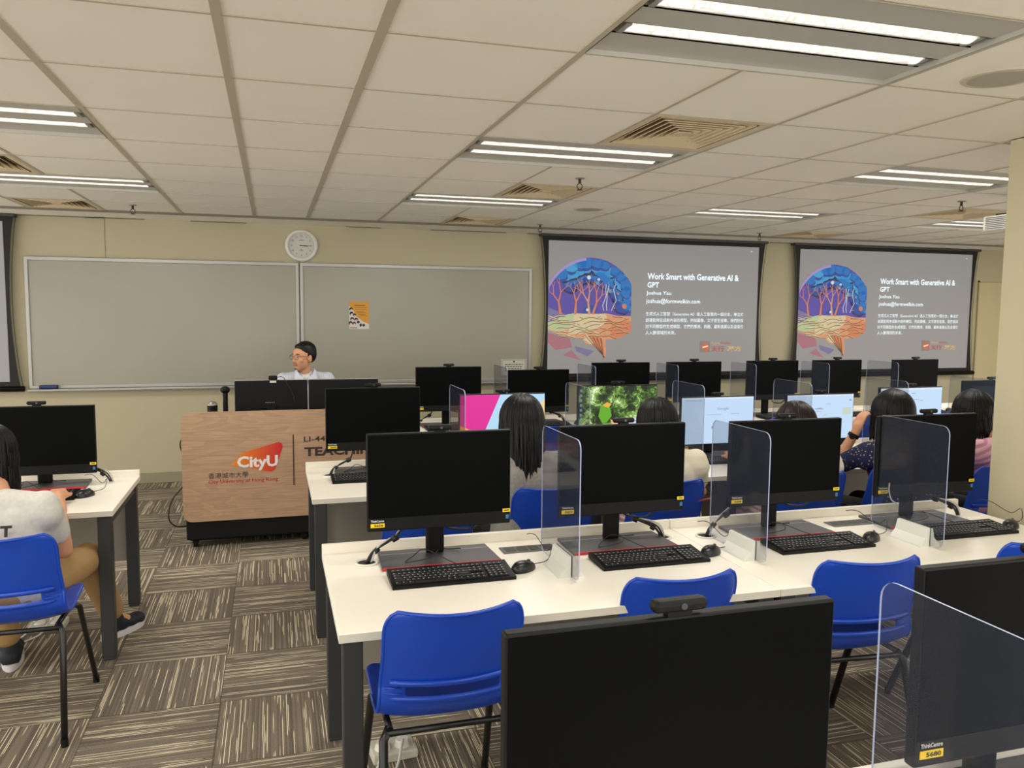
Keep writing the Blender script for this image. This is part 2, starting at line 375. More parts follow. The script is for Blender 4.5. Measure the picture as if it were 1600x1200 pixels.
mb = MB(); mb.box(XL, XR, TY0, TY1, CZ+.01, CZ+.03); mb.box(XL, XR, TY0-.012, TY0+.004, CZ-.02, CZ+.02)
struct('trim_2', mb, DARKSLOT)
mb = MB()
for k, x in enumerate([-2.35, -1.62, -.72, .72, 1.58, 2.62, 3.9, 5.6, 7.2]): mb.box(x, x+[.9, .5, .5, .35, .8, .7, .6, .5, .6][k], WY-.05, WY-.012, CZ-.018, CZ-.012)
struct('trim_3', mb, DARKSLOT)
struct('wall_right', MB().box(XR, XR+.12, 5.0, WY, 0, CZ+.3), WALL)  # unseen wall, cut short so world light reaches the front wall's right end
struct('wall_front', MB().box(XL, XR, WY, WY+.12, 0, CZ+.3), WALL)
struct('baseboard_front', MB().rbox(XL, XR, WY-.015, WY-.001, 0, .1, .004), SKIRT)
PX = 3.39
pil = MB(); pil.box(PX, 4.15, 2.2, 3.1, 0, CZ)
struct('wall_pillar', pil, mat('pillar_paint', (196, 187, 156), .7, bump=(300, .05)))
# panelled door at the far right of the front wall
d = thing('access_door', 'flush beige door panel set in the wall right of the right-hand screen', 'door', (8.96, WY-.001, 0))
MB().box(-.24, .24, -.012, 0, .1, 2.09).build('door_leaf', mat('door_paint', (203, 190, 152), .6), d)
mbd = MB(); mbd.box(-.262, -.245, -.02, 0, .1, 2.11); mbd.box(.245, .262, -.02, 0, .1, 2.11); mbd.box(-.262, .262, -.02, 0, 2.092, 2.11); mbd.build('door_frame', mat('door_frame_paint', (188, 176, 138), .6), d)
mb = MB(); mb.box(-1.47, -1.462, WY-.002, WY, 2.14, CZ-.02); mb.box(3.0, 3.008, WY-.002, WY, .1, 1); struct('trim_4', mb, SKIRT)

# ceiling lights
LENSM = None
def lens_mat():
    M = bpy.data.materials.new('prismatic_lens'); M.use_nodes = True; nt = M.node_tree; b = nt.nodes['Principled BSDF']; N = nt.nodes.new; L = nt.links.new
    tc = N('ShaderNodeTexCoord'); v = N('ShaderNodeTexVoronoi'); v.feature = 'DISTANCE_TO_EDGE'; v.inputs['Scale'].default_value = 22; L(tc.outputs['Object'], v.inputs[0])
    mr = N('ShaderNodeMapRange'); mr.inputs[1].default_value = 0; mr.inputs[2].default_value = .12; mr.inputs[3].default_value = .45; mr.inputs[4].default_value = 1.0; L(v.outputs['Distance'], mr.inputs[0])
    ml = N('ShaderNodeMath'); ml.operation = 'MULTIPLY'; ml.inputs[1].default_value = LENS_E; L(mr.outputs[0], ml.inputs[0])
    b.inputs['Base Color'].default_value = (.8, .8, .78, 1); b.inputs['Emission Color'].default_value = (1, .97, .88, 1); L(ml.outputs[0], b.inputs['Emission Strength']); return M
LENS = lens_mat()
def make_light(w_, d_):
    t = empty('ceiling_light', (0, 0, 0))
    h = MB(); D0 = .0
    x0, x1, y0, y1 = -w_/2+.012, w_/2-.012, -d_/2+.008, d_/2-.008
    # reflector: flat outer strips, sunk lens channels, raised centre
    zt = .012
    ch = [(-.152, -.064), (.066, .154)]
    ys = [y0, ch[0][0], ch[0][1], ch[1][0], ch[1][1], y1]
    for a, b in ((ys[0], ys[1]), (ys[2], ys[3]), (ys[4], ys[5])): h.box(x0, x1, a, b, zt, zt+.004)
    for a, b in ch: h.box(x0, x1, a, b, zt+.05, zt+.054); h.box(x0, x1, a-.003, a, zt, zt+.05); h.box(x0, x1, b, b+.003, zt, zt+.05); 
    h.box(x0-.004, x0, y0, y1, -.004, .06); h.box(x1, x1+.004, y0, y1, -.004, .06); h.box(x0, x1, y0-.004, y0, -.004, .06); h.box(x0, x1, y1, y1+.004, -.004, .06)
    h.build('reflector', METALR, t)
    for a, b in ch:
        L_ = MB(); c = (a+b)/2; r = (b-a)/2; n = 10; lx0, lx1 = x0+.05, x1-.05
        vs = []; fs = []
        for i in range(n+1):
            an = PI*i/n
            for x in (lx0, lx1): vs.append((x, c-r*math.cos(an), zt+.028-.034*math.sin(an)))
        for i in range(n): fs.append((2*i, 2*i+1, 2*i+3, 2*i+2))
        L_.add(vs, fs, 0, True); L_.build('lens', LENS, t)
        MB().box(lx0-.02, lx0, a+.006, b-.006, zt-.002, zt+.05).build('end_cap', ALU, t); MB().box(lx1, lx1+.02, a+.006, b-.006, zt-.002, zt+.05).build('end_cap', ALU, t)
    return t
def lamp_for(t, w_, d_):
    ld = bpy.data.lights.new('lamp', 'AREA'); ld.shape = 'RECTANGLE'; ld.size = w_*.9; ld.size_y = d_*.6; ld.energy = LAMP_W; ld.color = (1, .975, .92); ld.spread = PI
    lo = bpy.data.objects.new('lamp', ld); COL.objects.link(lo); lo.parent = t; lo.location = (0, 0, -.045)
bay = {-1.95: 'left', .97: 'middle', 3.4: 'right', 5.85: 'far right', 8.3: 'rightmost hidden'}
where = {5.79: 'nearest the front wall', 3.825: 'second from the front wall', 1.86: 'closest overhead', -.105: 'behind', -2.07: 'behind'}
protoL = {}
for x0, x1, y0, y1 in LIGHTS:
    wd, dp = round(x1-x0, 2), round(y1-y0, 3)
    if wd not in protoL: protoL[wd] = o = make_light(wd, dp)
    else: o = dup(protoL[wd])
    o.location = ((x0+x1)/2, (y0+y1)/2, CZ)
    k = min(where, key=lambda q: abs(q-y0))
    tag(o, f'twin tube recessed ceiling light in the {bay[x0]} bay, {where[k]}', 'ceiling light', 'twin tube ceiling lights')
for o in [o for o in COL.objects if o.name.startswith('ceiling_light')]: lamp_for(o, 1.17, .655)

# square air diffusers
def make_vent(w_, d_):
    t = empty('air_diffuser', (0, 0, 0)); fr = MB(); hx, hy = w_/2-.01, d_/2-.01
    def ring(a0, z0, a1, z1):   # square ring between inset a0 (z0) and a1 (z1), with thickness
        vs = []
        for a, z in ((a0, z0), (a1, z1)):
            for sx, sy in ((-1, -1), (1, -1), (1, 1), (-1, 1)): vs.append((sx*(hx-a), sy*(hy-a), z))
        for a, z in ((a0, z0+.004), (a1, z1+.004)):
            for sx, sy in ((-1, -1), (1, -1), (1, 1), (-1, 1)): vs.append((sx*(hx-a), sy*(hy-a), z))
        fs = []
        for k in range(4):
            n = (k+1) % 4; fs += [(k, n, 4+n, 4+k), (8+k, 12+k, 12+n, 8+n), (k, 8+k, 8+n, n), (4+k, 4+n, 12+n, 12+k)]
        return vs, fs
    fr.add(*ring(0, -.004, .035, -.002)); fr.build('frame', BEIGEV, t)
    for k in range(6):
        b = MB(); a = .05+k*.036; b.add(*ring(a, -.002, a+.03, .028)); b.build('louvre', BEIGEV, t)
    b = MB(); b.box(-.035, .035, -.035, .035, -.002, .004); b.build('centre_plate', BEIGEV, t)
    b = MB(); b.box(-hx, hx, -hy, hy, .12, .125); b.box(-hx, -hx+.004, -hy, hy, 0, .12); b.box(hx-.004, hx, -hy, hy, 0, .12); b.box(-hx, hx, -hy, -hy+.004, 0, .12); b.box(-hx, hx, hy-.004, hy, 0, .12)
    b.build('duct_box', BLACKM, t); return t
vent_p = {}
bayv = {-1.95: 'left', 1.56: 'middle', 5.22: 'right'}
wv = {3.17: 'between the two nearer lights', 5.135: 'halfway down the room', 7.1: 'next to the front wall slot'}
for x0, x1, y0, y1 in VENTS:
    wd = (round(x1-x0, 2), round(y1-y0, 3))
    o = dup(vent_p[wd]) if wd in vent_p else vent_p.setdefault(wd, make_vent(*wd))
    o.location = ((x0+x1)/2, (y0+y1)/2, CZ)
    k = min(wv, key=lambda q: abs(q-y0))
    tag(o, f'beige square air diffuser, {bayv[x0]} ceiling bay, {wv[k]}', 'air vent', 'square ceiling air diffusers')
# sprinklers
def make_sprinkler():
    t = empty('fire_sprinkler', (0, 0, 0)); M = mat('sprinkler_brass', (60, 45, 35), .4, .6)
    MB().cyl((0, 0, 0), (0, 0, -.006), .03).build('rose', mat('rose_grey', (150, 145, 130), .5), t)
    b = MB(); b.cyl((0, 0, 0), (0, 0, -.035), .009); b.tube([(-.001, 0, -.03), (-.017, 0, -.045), (-.017, 0, -.06), (0, 0, -.072)], .003); b.tube([(.001, 0, -.03), (.017, 0, -.045), (.017, 0, -.06), (0, 0, -.072)], .003); b.cyl((0, 0, -.072), (0, 0, -.076), .018); b.build('sprinkler_head', M, t); return t
sp = None
for x, y, l in ((-1.07, 7.28, 'above the left whiteboard'), (1.864, 4.82, 'beside the middle bay diffuser'), (2.5, 7.5, 'above the gap between whiteboard and screen'), (4.91, 7.47, 'above the left projector screen'), (4.88, 4.85, 'beside the right bay light')):
    o = dup(sp) if sp else make_sprinkler(); sp = sp or o
    o.location = (x, y, CZ); tag(o, 'small dark fire sprinkler on the ceiling '+l, 'sprinkler', 'ceiling fire sprinklers')
def make_cspk():
    t = empty('ceiling_speaker', (0, 0, 0)); b = MB(); n = 40
    b.cyl((0, 0, 0), (0, 0, -.005), .125, .12, 40); b.build('trim_ring', mat('speaker_ring', (205, 197, 178), .5), t)
    MB().cyl((0, 0, -.004), (0, 0, -.007), .105, .1, 40).build('grille', mat('speaker_mesh', (176, 170, 152), .7, bump=(900, .6)), t); return t
a = make_cspk(); a.location = (2.5, 6.25, CZ); tag(a, 'round flush ceiling speaker between middle and right bays', 'speaker', 'round ceiling speakers')
b = dup(a); b.location = (2.47, 2.32, CZ); tag(b, 'round flush ceiling speaker beside the nearest light at top right', 'speaker', 'round ceiling speakers')
# projector hung from the ceiling, partly behind the pillar
t = thing('projector', 'white projector hanging from the ceiling at the edge of the pillar', 'projector', (4.93, 4.4, 0))
b = MB(); b.rbox(-.16, .16, -.15, .15, 2.26, 2.36, .012); b.build('body', WPLAST, t)
b = MB()
for k in range(7): b.box(-.166, -.159, -.12, .12, 2.27+k*.012, 2.275+k*.012)
b.build('side_grille', mat('grille_grey', (90, 90, 92), .5), t)
MB().cyl((0, 0, 2.36), (0, 0, CZ), .018).build('mount_pole', BLACK, t)
MB().box(-.1, .1, -.1, .1, 2.36, 2.375).build('mount_plate', BLACK, t)
MB().cyl((.05, .149, 2.31), (.05, .19, 2.31), .035).build('projection_lens', BLACK, t)

# ------------------------------------------------------------------ front wall fittings
BY = WY-.03
def whiteboard(x0, x1, label, tray):
    t = thing('whiteboard', label, 'whiteboard', ((x0+x1)/2, BY, 0), 0, 'wall whiteboards'); w2 = (x1-x0)/2; z0, z1 = .93, 2.13
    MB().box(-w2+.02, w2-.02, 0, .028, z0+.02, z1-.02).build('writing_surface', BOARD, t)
    for nm, q in (('top_rail', (-w2, w2, -.012, .03, z1-.035, z1)), ('bottom_rail', (-w2, w2, -.012, .03, z0, z0+.03)), ('side_rail', (-w2, -w2+.03, -.0125, .0295, z0, z1)), ('side_rail', (w2-.03, w2, -.0125, .0295, z0, z1))):
        MB().rbox(*q, .004).build(nm, ALU, t)
    MB().rbox(-w2, w2, -.07, .02, z0-.022, z0-.001, .005).build('pen_tray', ALU, t)
    return t
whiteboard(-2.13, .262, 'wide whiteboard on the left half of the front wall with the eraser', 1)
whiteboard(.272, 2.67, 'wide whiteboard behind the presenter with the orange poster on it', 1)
t = thing('board_eraser', 'blue felt eraser on the pen tray of the left whiteboard', 'eraser', (-1.965, BY-.045, .93)); 
MB().rbox(-.075, .075, -.022, .022, .008, .035, .006).build('grip', mat('eraser_blue', (28, 48, 110), .5), t); MB().box(-.073, .073, -.02, .02, -.0005, .008).build('felt', BLACKM, t)
# clock
t = thing('wall_clock', 'round white wall clock above the joint of the whiteboards', 'clock', (.292, WY-.001, 2.297))
b = MB(); n = 48; prof = [(.155, 0), (.157, -.02), (.15, -.035), (.128, -.04), (.124, -.028)]
vs = [(r*math.cos(2*PI*k/n), y, r*math.sin(2*PI*k/n)) for r, y in prof for k in range(n)]
fs = [(i*n+k, i*n+(k+1) % n, (i+1)*n+(k+1) % n, (i+1)*n+k) for i in range(len(prof)-1) for k in range(n)]
b.add(vs, fs, 0, True); b.build('rim', mat('clock_rim', (222, 220, 214), .4), t)
MB().cyl((0, -.002, 0), (0, -.027, 0), .126, n=48).build('dial', mat('clock_dial', (206, 204, 198), .5), t)
b = MB()
for k in range(60):
    a = 2*PI*k/60; r0 = .113 if k % 5 else .11
    b.box(-.0008, .0008, -.029, -.0275, r0, .118, mx=Matrix.Rotation(a, 4, 'Y'))
nn = 48
b.build('minute_ring', INK, t)
for k in range(1, 13):
    a = 2*PI*k/12; text('numeral', str(k), (.094*math.sin(a), -.0285, .094*math.cos(a)-.009), INK, t, height=.018, align='CENTER')
def hand(nm, ang, ln, wd, y):
    b = MB(); b.prism([(-wd, -.018), (wd, -.018), (wd*.6, ln), (-wd*.6, ln)], y, y-.001); o = b.build(nm, INK, t); o.rotation_euler[1] = ang; return o
hand('hour_hand', math.radians(97), .06, .004, -.030); hand('minute_hand', math.radians(90), .09, .003, -.032); hand('second_hand', math.radians(92), .085, .0008, -.034)
b = MB(); b.box(-.02, .02, -.0285, -.0275, -.05, -.047); b.box(-.012, .012, -.0285, -.0275, -.042, -.036); b.box(-.022, .022, -.0285, -.0275, .05, .056); b.build('dial_marks', mat('dial_grey', (120, 118, 112), .6), t)
# poster
t = thing('poster', 'small orange poster with drawn figures on the right whiteboard', 'poster', (.845, BY-.0015, 1.48)); OR = mat('poster_orange', (214, 152, 36), .5)
MB().box(-.098, .098, -.0012, 0, 0, .275).build('sheet', mat('poster_paper', (215, 210, 205), .5), t)
b = MB(); b.prism([(-.098, .275), (.098, .275), (.098, .05), (.04, .075), (-.02, .12), (-.06, .19), (-.098, .23)], -.0013, -.0018); b.build('orange_field', OR, t)
b = MB(); DKO = mat('poster_ink', (120, 84, 26), .6)
for k, (x0, x1, z) in enumerate([(-.05, .06, .232), (-.045, .08, .215), (-.04, .07, .19), (-.03, .05, .175), (-.02, .07, .16), (0, .06, .145), (.01, .08, .13)]): b.box(x0, x1, -.0024, -.0019, z, z+.004 if k else z+.009)
b.box(-.09, -.02, -.0024, -.0019, .008, .016); b.build('printed_lines', DKO, t)
random.seed(4)
b = MB()
for x, z, s in ((-.08, .2, .018), (-.075, .155, .02), (-.045, .14, .017), (-.07, .1, .02), (-.03, .095, .019), (-.085, .06, .02), (-.05, .055, .018), (-.01, .07, .015)):
    b.prism(disc(x, z, s, 10), -.0024, -.0030); 
b.prism([(.0, .045), (.02, .06), (.03, .035), (.01, .02)], -.0024, -.003); b.prism([(.03, .045), (.05, .055), (.06, .035), (.04, .022)], -.0024, -.003)
b.build('drawn_hair', mat('poster_black', (35, 32, 38), .6), t)
b = MB()
for x, z, s in ((-.077, .19, .011), (-.072, .145, .012), (-.043, .13, .011), (-.068, .09, .013), (-.028, .085, .012), (-.082, .05, .012), (-.048, .046, .011)): b.prism(disc(x, z, s, 10), -.0031, -.0036)
b.build('drawn_faces', mat('poster_face', (225, 200, 190), .6), t)
# notice
t = thing('notice_sheet', 'white printed notice at the lower right of the right whiteboard', 'notice', (2.48, BY-.0015, .99)); 
MB().box(-.14, .14, -.001, 0, 0, .17).build('sheet', mat('notice_paper', (205, 202, 190), .6), t)
b = MB()
for x0, x1, z0, z1 in ((-.13, .13, .16, .163), (-.13, -.127, .0, .163), (.127, .13, 0, .163)): b.box(x0, x1, -.0018, -.0012, z0, z1)
b.prism(disc(0, .143, .01, 14), -.0018, -.0012)
random.seed(2)
for r in range(4):
    x = -.1
    while x < .09:
        l = random.uniform(.012, .03); b.box(x, min(x+l, .1), -.0018, -.0012, .11-.022*r, .118-.022*r); x += l+.008
b.build('printed_lines', INK, t)

# projector screens with the slide
def E(name, rgb, k=1.0): return emis('slide_'+name, tuple(.86*c+.14*135 for c in rgb), k*.72, base=.25, rough=.8)  # grey mixed in: ceiling light washing out the slide is put into the colours
def slide(t, x0, x1, z0, z1, y, bright=1.0):
    W, H = x1-x0, z1-z0
    def P(u, v): return (x0+u*W, z1-v*H)
    def poly(b, pts, lay, mi=0): b.prism([P(*p) for p in pts], y-lay*.0006, y-lay*.0006-.0005, 'y', mi)
    # side image
    def blob(cx, cy, rx, ry, seed, n=26, j=.12, a0=0, a1=360):
        rnd = random.Random(seed); out = []
        for k in range(n):
            a = math.radians(a0+(a1-a0)*k/(n-1 if a1-a0 < 360 else n)); q = 1+rnd.uniform(-j, j)
            out.append((min(.378, max(.0, cx+rx*q*math.cos(a))), cy-ry*q*math.sin(a)))
        return out
    ims = [('violet', (92, 78, 168)), ('blue', (44, 118, 196)), ('light_blue', (70, 165, 220)), ('deep_blue', (52, 78, 160)), ('orange', (222, 130, 84)), ('cream', (226, 206, 160)), ('crease', (96, 66, 50)),
           ('peach', (226, 158, 112)), ('pink', (176, 112, 122)), ('mauve', (126, 116, 160)), ('white', (225, 235, 225)), ('lilac', (170, 150, 205)), ('mint', (190, 206, 150)), ('navy', (58, 52, 84))]
    idx = {n: i for i, (n, c) in enumerate(ims)}
    b = MB()
    def dome(cx, cy, rx, ry, a0, a1, n=30): return [(min(.378, max(0.0, cx+rx*math.cos(math.radians(a0+(a1-a0)*k/n)))), cy-ry*math.sin(math.radians(a0+(a1-a0)*k/n))) for k in range(n+1)]
    poly(b, dome(.19, .56, .225, .44, 0, 180), 1, idx['violet'])
    poly(b, [(0, .56), (0, .5), (.05, .53), (.09, .56), (.05, .6), (0, .62)], 2, idx['mauve'])
    # blue upper lobes: overlapping scalloped paper layers
    rb = random.Random(5)
    def inside(u, v): return u <= .378 and u >= 0 and ((u-.19)/.226)**2+((v-.56)/.441)**2 <= 1.0
    def scallop(cu, cv, r, col, lay):
        pts = []
        for k in range(14):
            a = 2*PI*k/14; q = r*(1+rb.uniform(-.12, .12)); u, v = cu+q*math.cos(a), cv+q*1.55*math.sin(a); n_ = 0
            while not inside(u, v) and n_ < 40: u += (.19-u)*.05; v += (.45-v)*.05; n_ += 1
            pts.append((min(.378, max(0, u)), v))
        poly(b, pts, lay, col)
    lay = 2
    for f, cols in ((.66, ('navy', 'deep_blue')), (.75, ('deep_blue', 'blue')), (.84, ('navy', 'light_blue')), (.93, ('deep_blue', 'blue'))):
        for k in range(11):
            a = math.radians(14+11.5*k+rb.uniform(-3, 3)); u, v = .19+.226*f*math.cos(a), .56-.441*f*math.sin(a); r = rb.uniform(.026, .038)
            if not inside(u, v): u = .36
            scallop(u, v+.014, r, idx[cols[0]], lay); scallop(u, v, r*.94, idx[cols[1]] if rb.random() < .75 else idx['light_blue'], lay+1)
        lay += 2
    for k in range(12):
        a0 = math.radians(96+7*k); a1 = math.radians(96+7*(k+1)); q = lambda a, f: (max(0, .19+.226*f*math.cos(a)), .56-.441*f*math.sin(a))
        poly(b, [q(a0, 1.0), q(a1, 1.0), q(a1, .95), q(a0, .95)], lay, idx['lilac'])
    poly(b, [(.20, .24), (.27, .2), (.28, .28), (.255, .33), (.235, .27)], 7, idx['blue'])
    poly(b, [(.30, .26), (.35, .24), (.36, .3), (.32, .32)], 7, idx['light_blue'])
    # branching trees
    rnd = random.Random(11)
    def branch(x, y_, a, l, w_, dep, col):
        x2, y2 = max(.004, x+l*math.cos(a)*.55), y_-l*math.sin(a); nx, ny = -math.sin(a)*w_, -math.cos(a)*w_
        poly(b, [(x-nx, y_-ny), (x+nx, y_+ny), (x2+nx*.6, y2+ny*.6), (x2-nx*.6, y2-ny*.6)], 11+dep, col)
        if dep < 3:
            for s in (-1, 1): branch(x2, y2, a+s*rnd.uniform(.25, .6), l*rnd.uniform(.7, .85), w_*.62, dep+1, col)
    for x, a, c in ((.055, 1.75, 'orange'), (.12, 1.5, 'orange'), (.185, 1.7, 'peach'), (.2, 1.25, 'orange')): branch(x, .55, a, .095, .006, 0, idx[c])
    for x, s in ((.25, 1), (.285, 2), (.265, 3)):
        rr = random.Random(s); px, py = x, .52
        for k in range(5):
            qx, qy = px+rr.uniform(-.008, .012), py-.04; poly(b, [(px-.0015, py), (px+.0015, py), (qx+.0015, qy), (qx-.0015, qy)], 9, idx['white']); px, py = qx, qy
    for u, v, r, c in ((.18, .27, .009, 'white'), (.225, .285, .006, 'white'), (.345, .485, .011, 'orange'), (.315, .39, .005, 'orange'), (.175, .515, .006, 'white'), (.32, .44, .003, 'orange'), (.3, .5, .003, 'peach')):
        poly(b, [(u+r*math.cos(2*PI*k/12), v+r*W/H*math.sin(2*PI*k/12)) for k in range(12)], 13, idx[c])
    poly(b, [(.15, .53), (.17, .49), (.2, .48), (.22, .5), (.215, .54)], 7, idx['deep_blue'])
    # lower folds
    low = [(0, .61), (.03, .6), (.06, .56), (.12, .54), (.2, .55), (.26, .54), (.32, .56), (.378, .56), (.378, .68), (.34, .72), (.29, .74), (.26, .74), (.265, .82), (.262, .9), (.25, .86), (.215, .79), (.17, .77), (.15, .73), (.1, .73), (.05, .7), (.0, .67)]
    poly(b, low, 3, idx['peach'])
    poly(b, [(0, .61), (.03, .6), (.06, .56), (.12, .54), (.2, .56), (.17, .62), (.1, .66), (.04, .68), (0, .66)], 4, idx['mint'])
    poly(b, [(.12, .545), (.26, .545), (.27, .6), (.22, .66), (.14, .7), (.09, .7), (.1, .63)], 5, idx['cream'])
    poly(b, [(.15, .72), (.2, .69), (.25, .74), (.262, .9), (.24, .84), (.2, .77)], 6, idx['orange'])
    poly(b, [(.3, .6), (.378, .6), (.378, .68), (.34, .72), (.29, .735), (.28, .66)], 6, idx['orange'])
    poly(b, [(.155, .73), (.175, .7), (.21, .77), (.19, .775)], 7, idx['cream'])
    rr = random.Random(21)
    def low_in(u, v): return .56 <= v <= (.66 if u < .03 else .72 if u > .33 else .735) and u < .376
    for k in range(8):                                    # wavy fold lines with a pale crest above each
        v0 = .565+.022*k; ph = rr.uniform(0, 6); fq = rr.uniform(28, 42); am = rr.uniform(.009, .016); prev = None
        for i in range(41):
            u = .376*i/40; v = v0+am*math.sin(fq*u+ph)+.006*math.sin(2.3*fq*u+ph)
            if prev and low_in(u, v) and low_in(*prev) and rr.random() < .9:
                poly(b, [(prev[0], prev[1]), (u, v), (u, v+.0045), (prev[0], prev[1]+.0045)], 9, idx['crease']); poly(b, [(prev[0], prev[1]-.006), (u, v-.006), (u, v), (prev[0], prev[1])], 10, idx['cream' if u < .24 else 'peach'])
            prev = (u, v)
    for k in range(5): poly(b, [(.165+.018*k, .71+.005*k), (.169+.018*k, .71+.005*k), (.262-.002*k, .88), (.259-.002*k, .88)], 8, idx['crease'])
    poly(b, [(0, .69), (.1, .735), (.11, .8), (.035, .82), (0, .76)], 2, idx['pink']); poly(b, [(.07, .86), (.105, .82), (.15, .9)], 2, idx['pink']); poly(b, [(.12, .79), (.21, .83), (.18, .87), (.13, .83)], 2, idx['mauve'])
    b.build('brain_illustration', [E(n, c) for n, c in ims], t)
    TX = emis('slide_text', (225, 240, 245), 1.0, base=.3)
    def T(s, u, v, u2, h, nm='slide_text', M=TX, bold=.02):
        x, z = P(u, v); return text(nm, s, (x, y-.004, z), M, t, height=h*H, width=(u2-u)*W, bold=bold)
    T('Work Smart with Generative AI &', .452, .275, .90, .05, 'title_text', bold=.02); T('GPT', .452, .338, .508, .042, 'title_text', bold=.02)
    T('Joshua Yau', .448, .402, .567, .038, bold=.01); T('joshua@formwelkin.com', .448, .468, .71, .045, bold=.01)
    CJ = ['生成式人工智慧（Generative AI）是人工智慧的一個分支，專注於', '創建能夠生成新內容的模型，例如圖像、文字甚至音樂。我們將探', '討不同類型的生成模型、它們的應用、挑戰、最新進展以及這個引', '人入勝領域的未來。']
    for k, s in enumerate(CJ): T(s, .448, .557+.049*k, .93 if k < 3 else .594, .031, 'paragraph_text', bold=.0)
    T('Form', .775, .782, .815, .02, 'logo_text', emis('slide_gold', (214, 176, 112), .75, .3), .0); T('Welkin', .818, .782, .87, .02, 'logo_text', emis('slide_red', (190, 96, 72), .6, .3), .0)
    T('天行', .772, .84, .838, .044, 'logo_text', emis('slide_red', (190, 96, 72), .6, .3)); T('·凝方', .845, .84, .925, .044, 'logo_text', emis('slide_gold', (214, 176, 112), .75, .3))
    b = MB(); poly(b, [(.715, .755), (.765, .755), (.765, .845), (.715, .845)], 1, 0); poly(b, [(.722, .81), (.735, .77), (.745, .775), (.732, .82)], 3, 1); poly(b, [(.738, .825), (.75, .775), (.762, .8), (.748, .84)], 3, 1); poly(b, [(.728, .8), (.756, .79), (.756, .8), (.73, .812)], 4, 2)
    b.build('logo_mark', [emis('logo_back', (140, 126, 118), .7, .25), emis('logo_orange', (225, 92, 50), .7, .3), emis('logo_white', (235, 215, 190), .8, .3)], t)
    b = MB(); poly(b, [(.962+.003*math.cos(2*PI*k/10), .035+.005*math.sin(2*PI*k/10)) for k in range(10)], 3); b.build('cursor_dot', TX, t)
def projector_screen(x0, x1, label, content=True):
    zt, zb = 2.475, .945; y = WY-.07
    t = thing('projector_screen', label, 'projector screen', (0, 0, 0), 0, 'pull-down projector screens'); w_ = x1-x0
    pts = []
    n = 12
    for k in range(n+1):
        q = k/n; pts.append((x1-.055*math.sin(PI*q)**.8, zt-(zt-zb)*q))
    for k in range(n+1):
        q = 1-k/n; pts.append((x0+.055*math.sin(PI*q)**.8, zt-(zt-zb)*q))
    MB().prism(pts, y+.002, y+.0005).build('black_border', mat('screen_black', (22, 21, 20), .7), t)
    ix0, ix1, iz0, iz1 = x0+.075, x1-.085, zb+.055, zt-.045
    b = MB(); b.prism([(ix0, iz0), (ix1, iz0), (ix1, iz1), (ix0, iz1)], y, y-.001)
    b.build('projected_slide', MATS.get('slide_grey') or slide_bg(), t)
    MB().tube([(x0-.03, y, zb-.01), (x1+.03, y, zb-.01)], .026, 12).build('weight_bar', BLACK, t)
    MB().rbox(x0-.02, x1+.02, y-.035, y+.06, zt-.005, CZ-.0125, .006).build('roller_case', mat('case_grey', (60, 58, 54), .5), t)
    for xx, s in ((x0, 1), (x1, -1)):
        b = MB(); b.tube([(xx+s*(.055*math.sin(PI*k/10)**.8-.02), y+.001, zt-(zt-zb)*k/10) for k in range(11)], .0025, 6); b.build('tension_cord', BLACKM, t)
    if content: slide(t, ix0, ix1, iz0, iz1, y-.002)
    return t
def slide_bg():
    M = bpy.data.materials.new('slide_grey'); M.use_nodes = True; nt = M.node_tree; b = nt.nodes['Principled BSDF']; N = nt.nodes.new; L = nt.links.new
    b.inputs['Base Color'].default_value = (.22, .21, .19, 1); b.inputs['Roughness'].default_value = .9; b.inputs['Emission Color'].default_value = (.25, .25, .27, 1); b.inputs['Emission Strength'].default_value = .55
    MATS['slide_grey'] = M; return M
projector_screen(2.77, 5.50, 'left projector screen showing the brain slide, next to the whiteboard')
projector_screen(5.90, 8.60, 'right projector screen showing the brain slide, nearer the pillar')
projector_screen(-5.0+.6, -2.19, 'dark-bordered projector screen cut off by the left edge of the photo', False)

# ------------------------------------------------------------------ desks
DZ = .73
def make_desk(L_):
    """origin at front-left corner on the floor; depth .83 to +y"""
    t = empty('computer_desk', (0, 0, 0)); D = .83
    MB().rbox(0, L_, 0, D, DZ-.028, DZ, .003).build('desk_top', DESK, t)
    MB().box(.0005, L_-.0005, -.0012, .001, DZ-.0265, DZ-.0015).build('front_edge', DESKE, t)
    MB().rbox(0, L_, D-.018, D+.004, DZ-.02, DZ+.036, .003).build('rear_lip', DESK, t)
    for x in (.012, L_-.072):
        for y in (.015, D-.085):
            b = MB(); b.rbox(x, x+.06, y, y+.06, .012, DZ-.029, .004); b.rbox(x+.003, x+.057, y+.003, y+.057, 0, .0125, .003); b.build('leg', LEG, t)
        MB().rbox(x+.006, x+.054, .075, D-.085, DZ-.08, DZ-.03, .003).build('side_rail', LEG, t)
    MB().box(.072, L_-.072, D-.075, D-.05, DZ-.075, DZ-.03).build('cross_rail', LEG, t)
    MB().box(.075, L_-.075, D-.048, D-.03, .26, DZ-.03).build('modesty_panel', PANELG, t)
    return t
ROWY = {'A': .46, 'B': 2.333, 'C': 4.09, 'D': 5.85}
desks = {}
def desk(x0, L_, row, label):
    k = round(L_, 3)
    o = dup(desks[k]) if k in desks else desks.setdefault(k, make_desk(k))
    o.location = (x0, ROWY[row], 0); tag(o, label, 'desk', 'white computer desks in rows'); return o
desk(.171, 1.494, 'B', 'white desk with the leftmost bare end beside the aisle, nearest full row')
desk(1.668, 1.585, 'B', 'white desk in the nearest full row, its right end by the pillar')
desk(.178, 1.494, 'C', 'white desk jutting out in front of the wooden lectern')
desk(1.675, 1.494, 'C', 'white desk under the jungle picture screen')
desk(3.172, 1.494, 'C', 'white desk where the person in the navy flowered top leans')
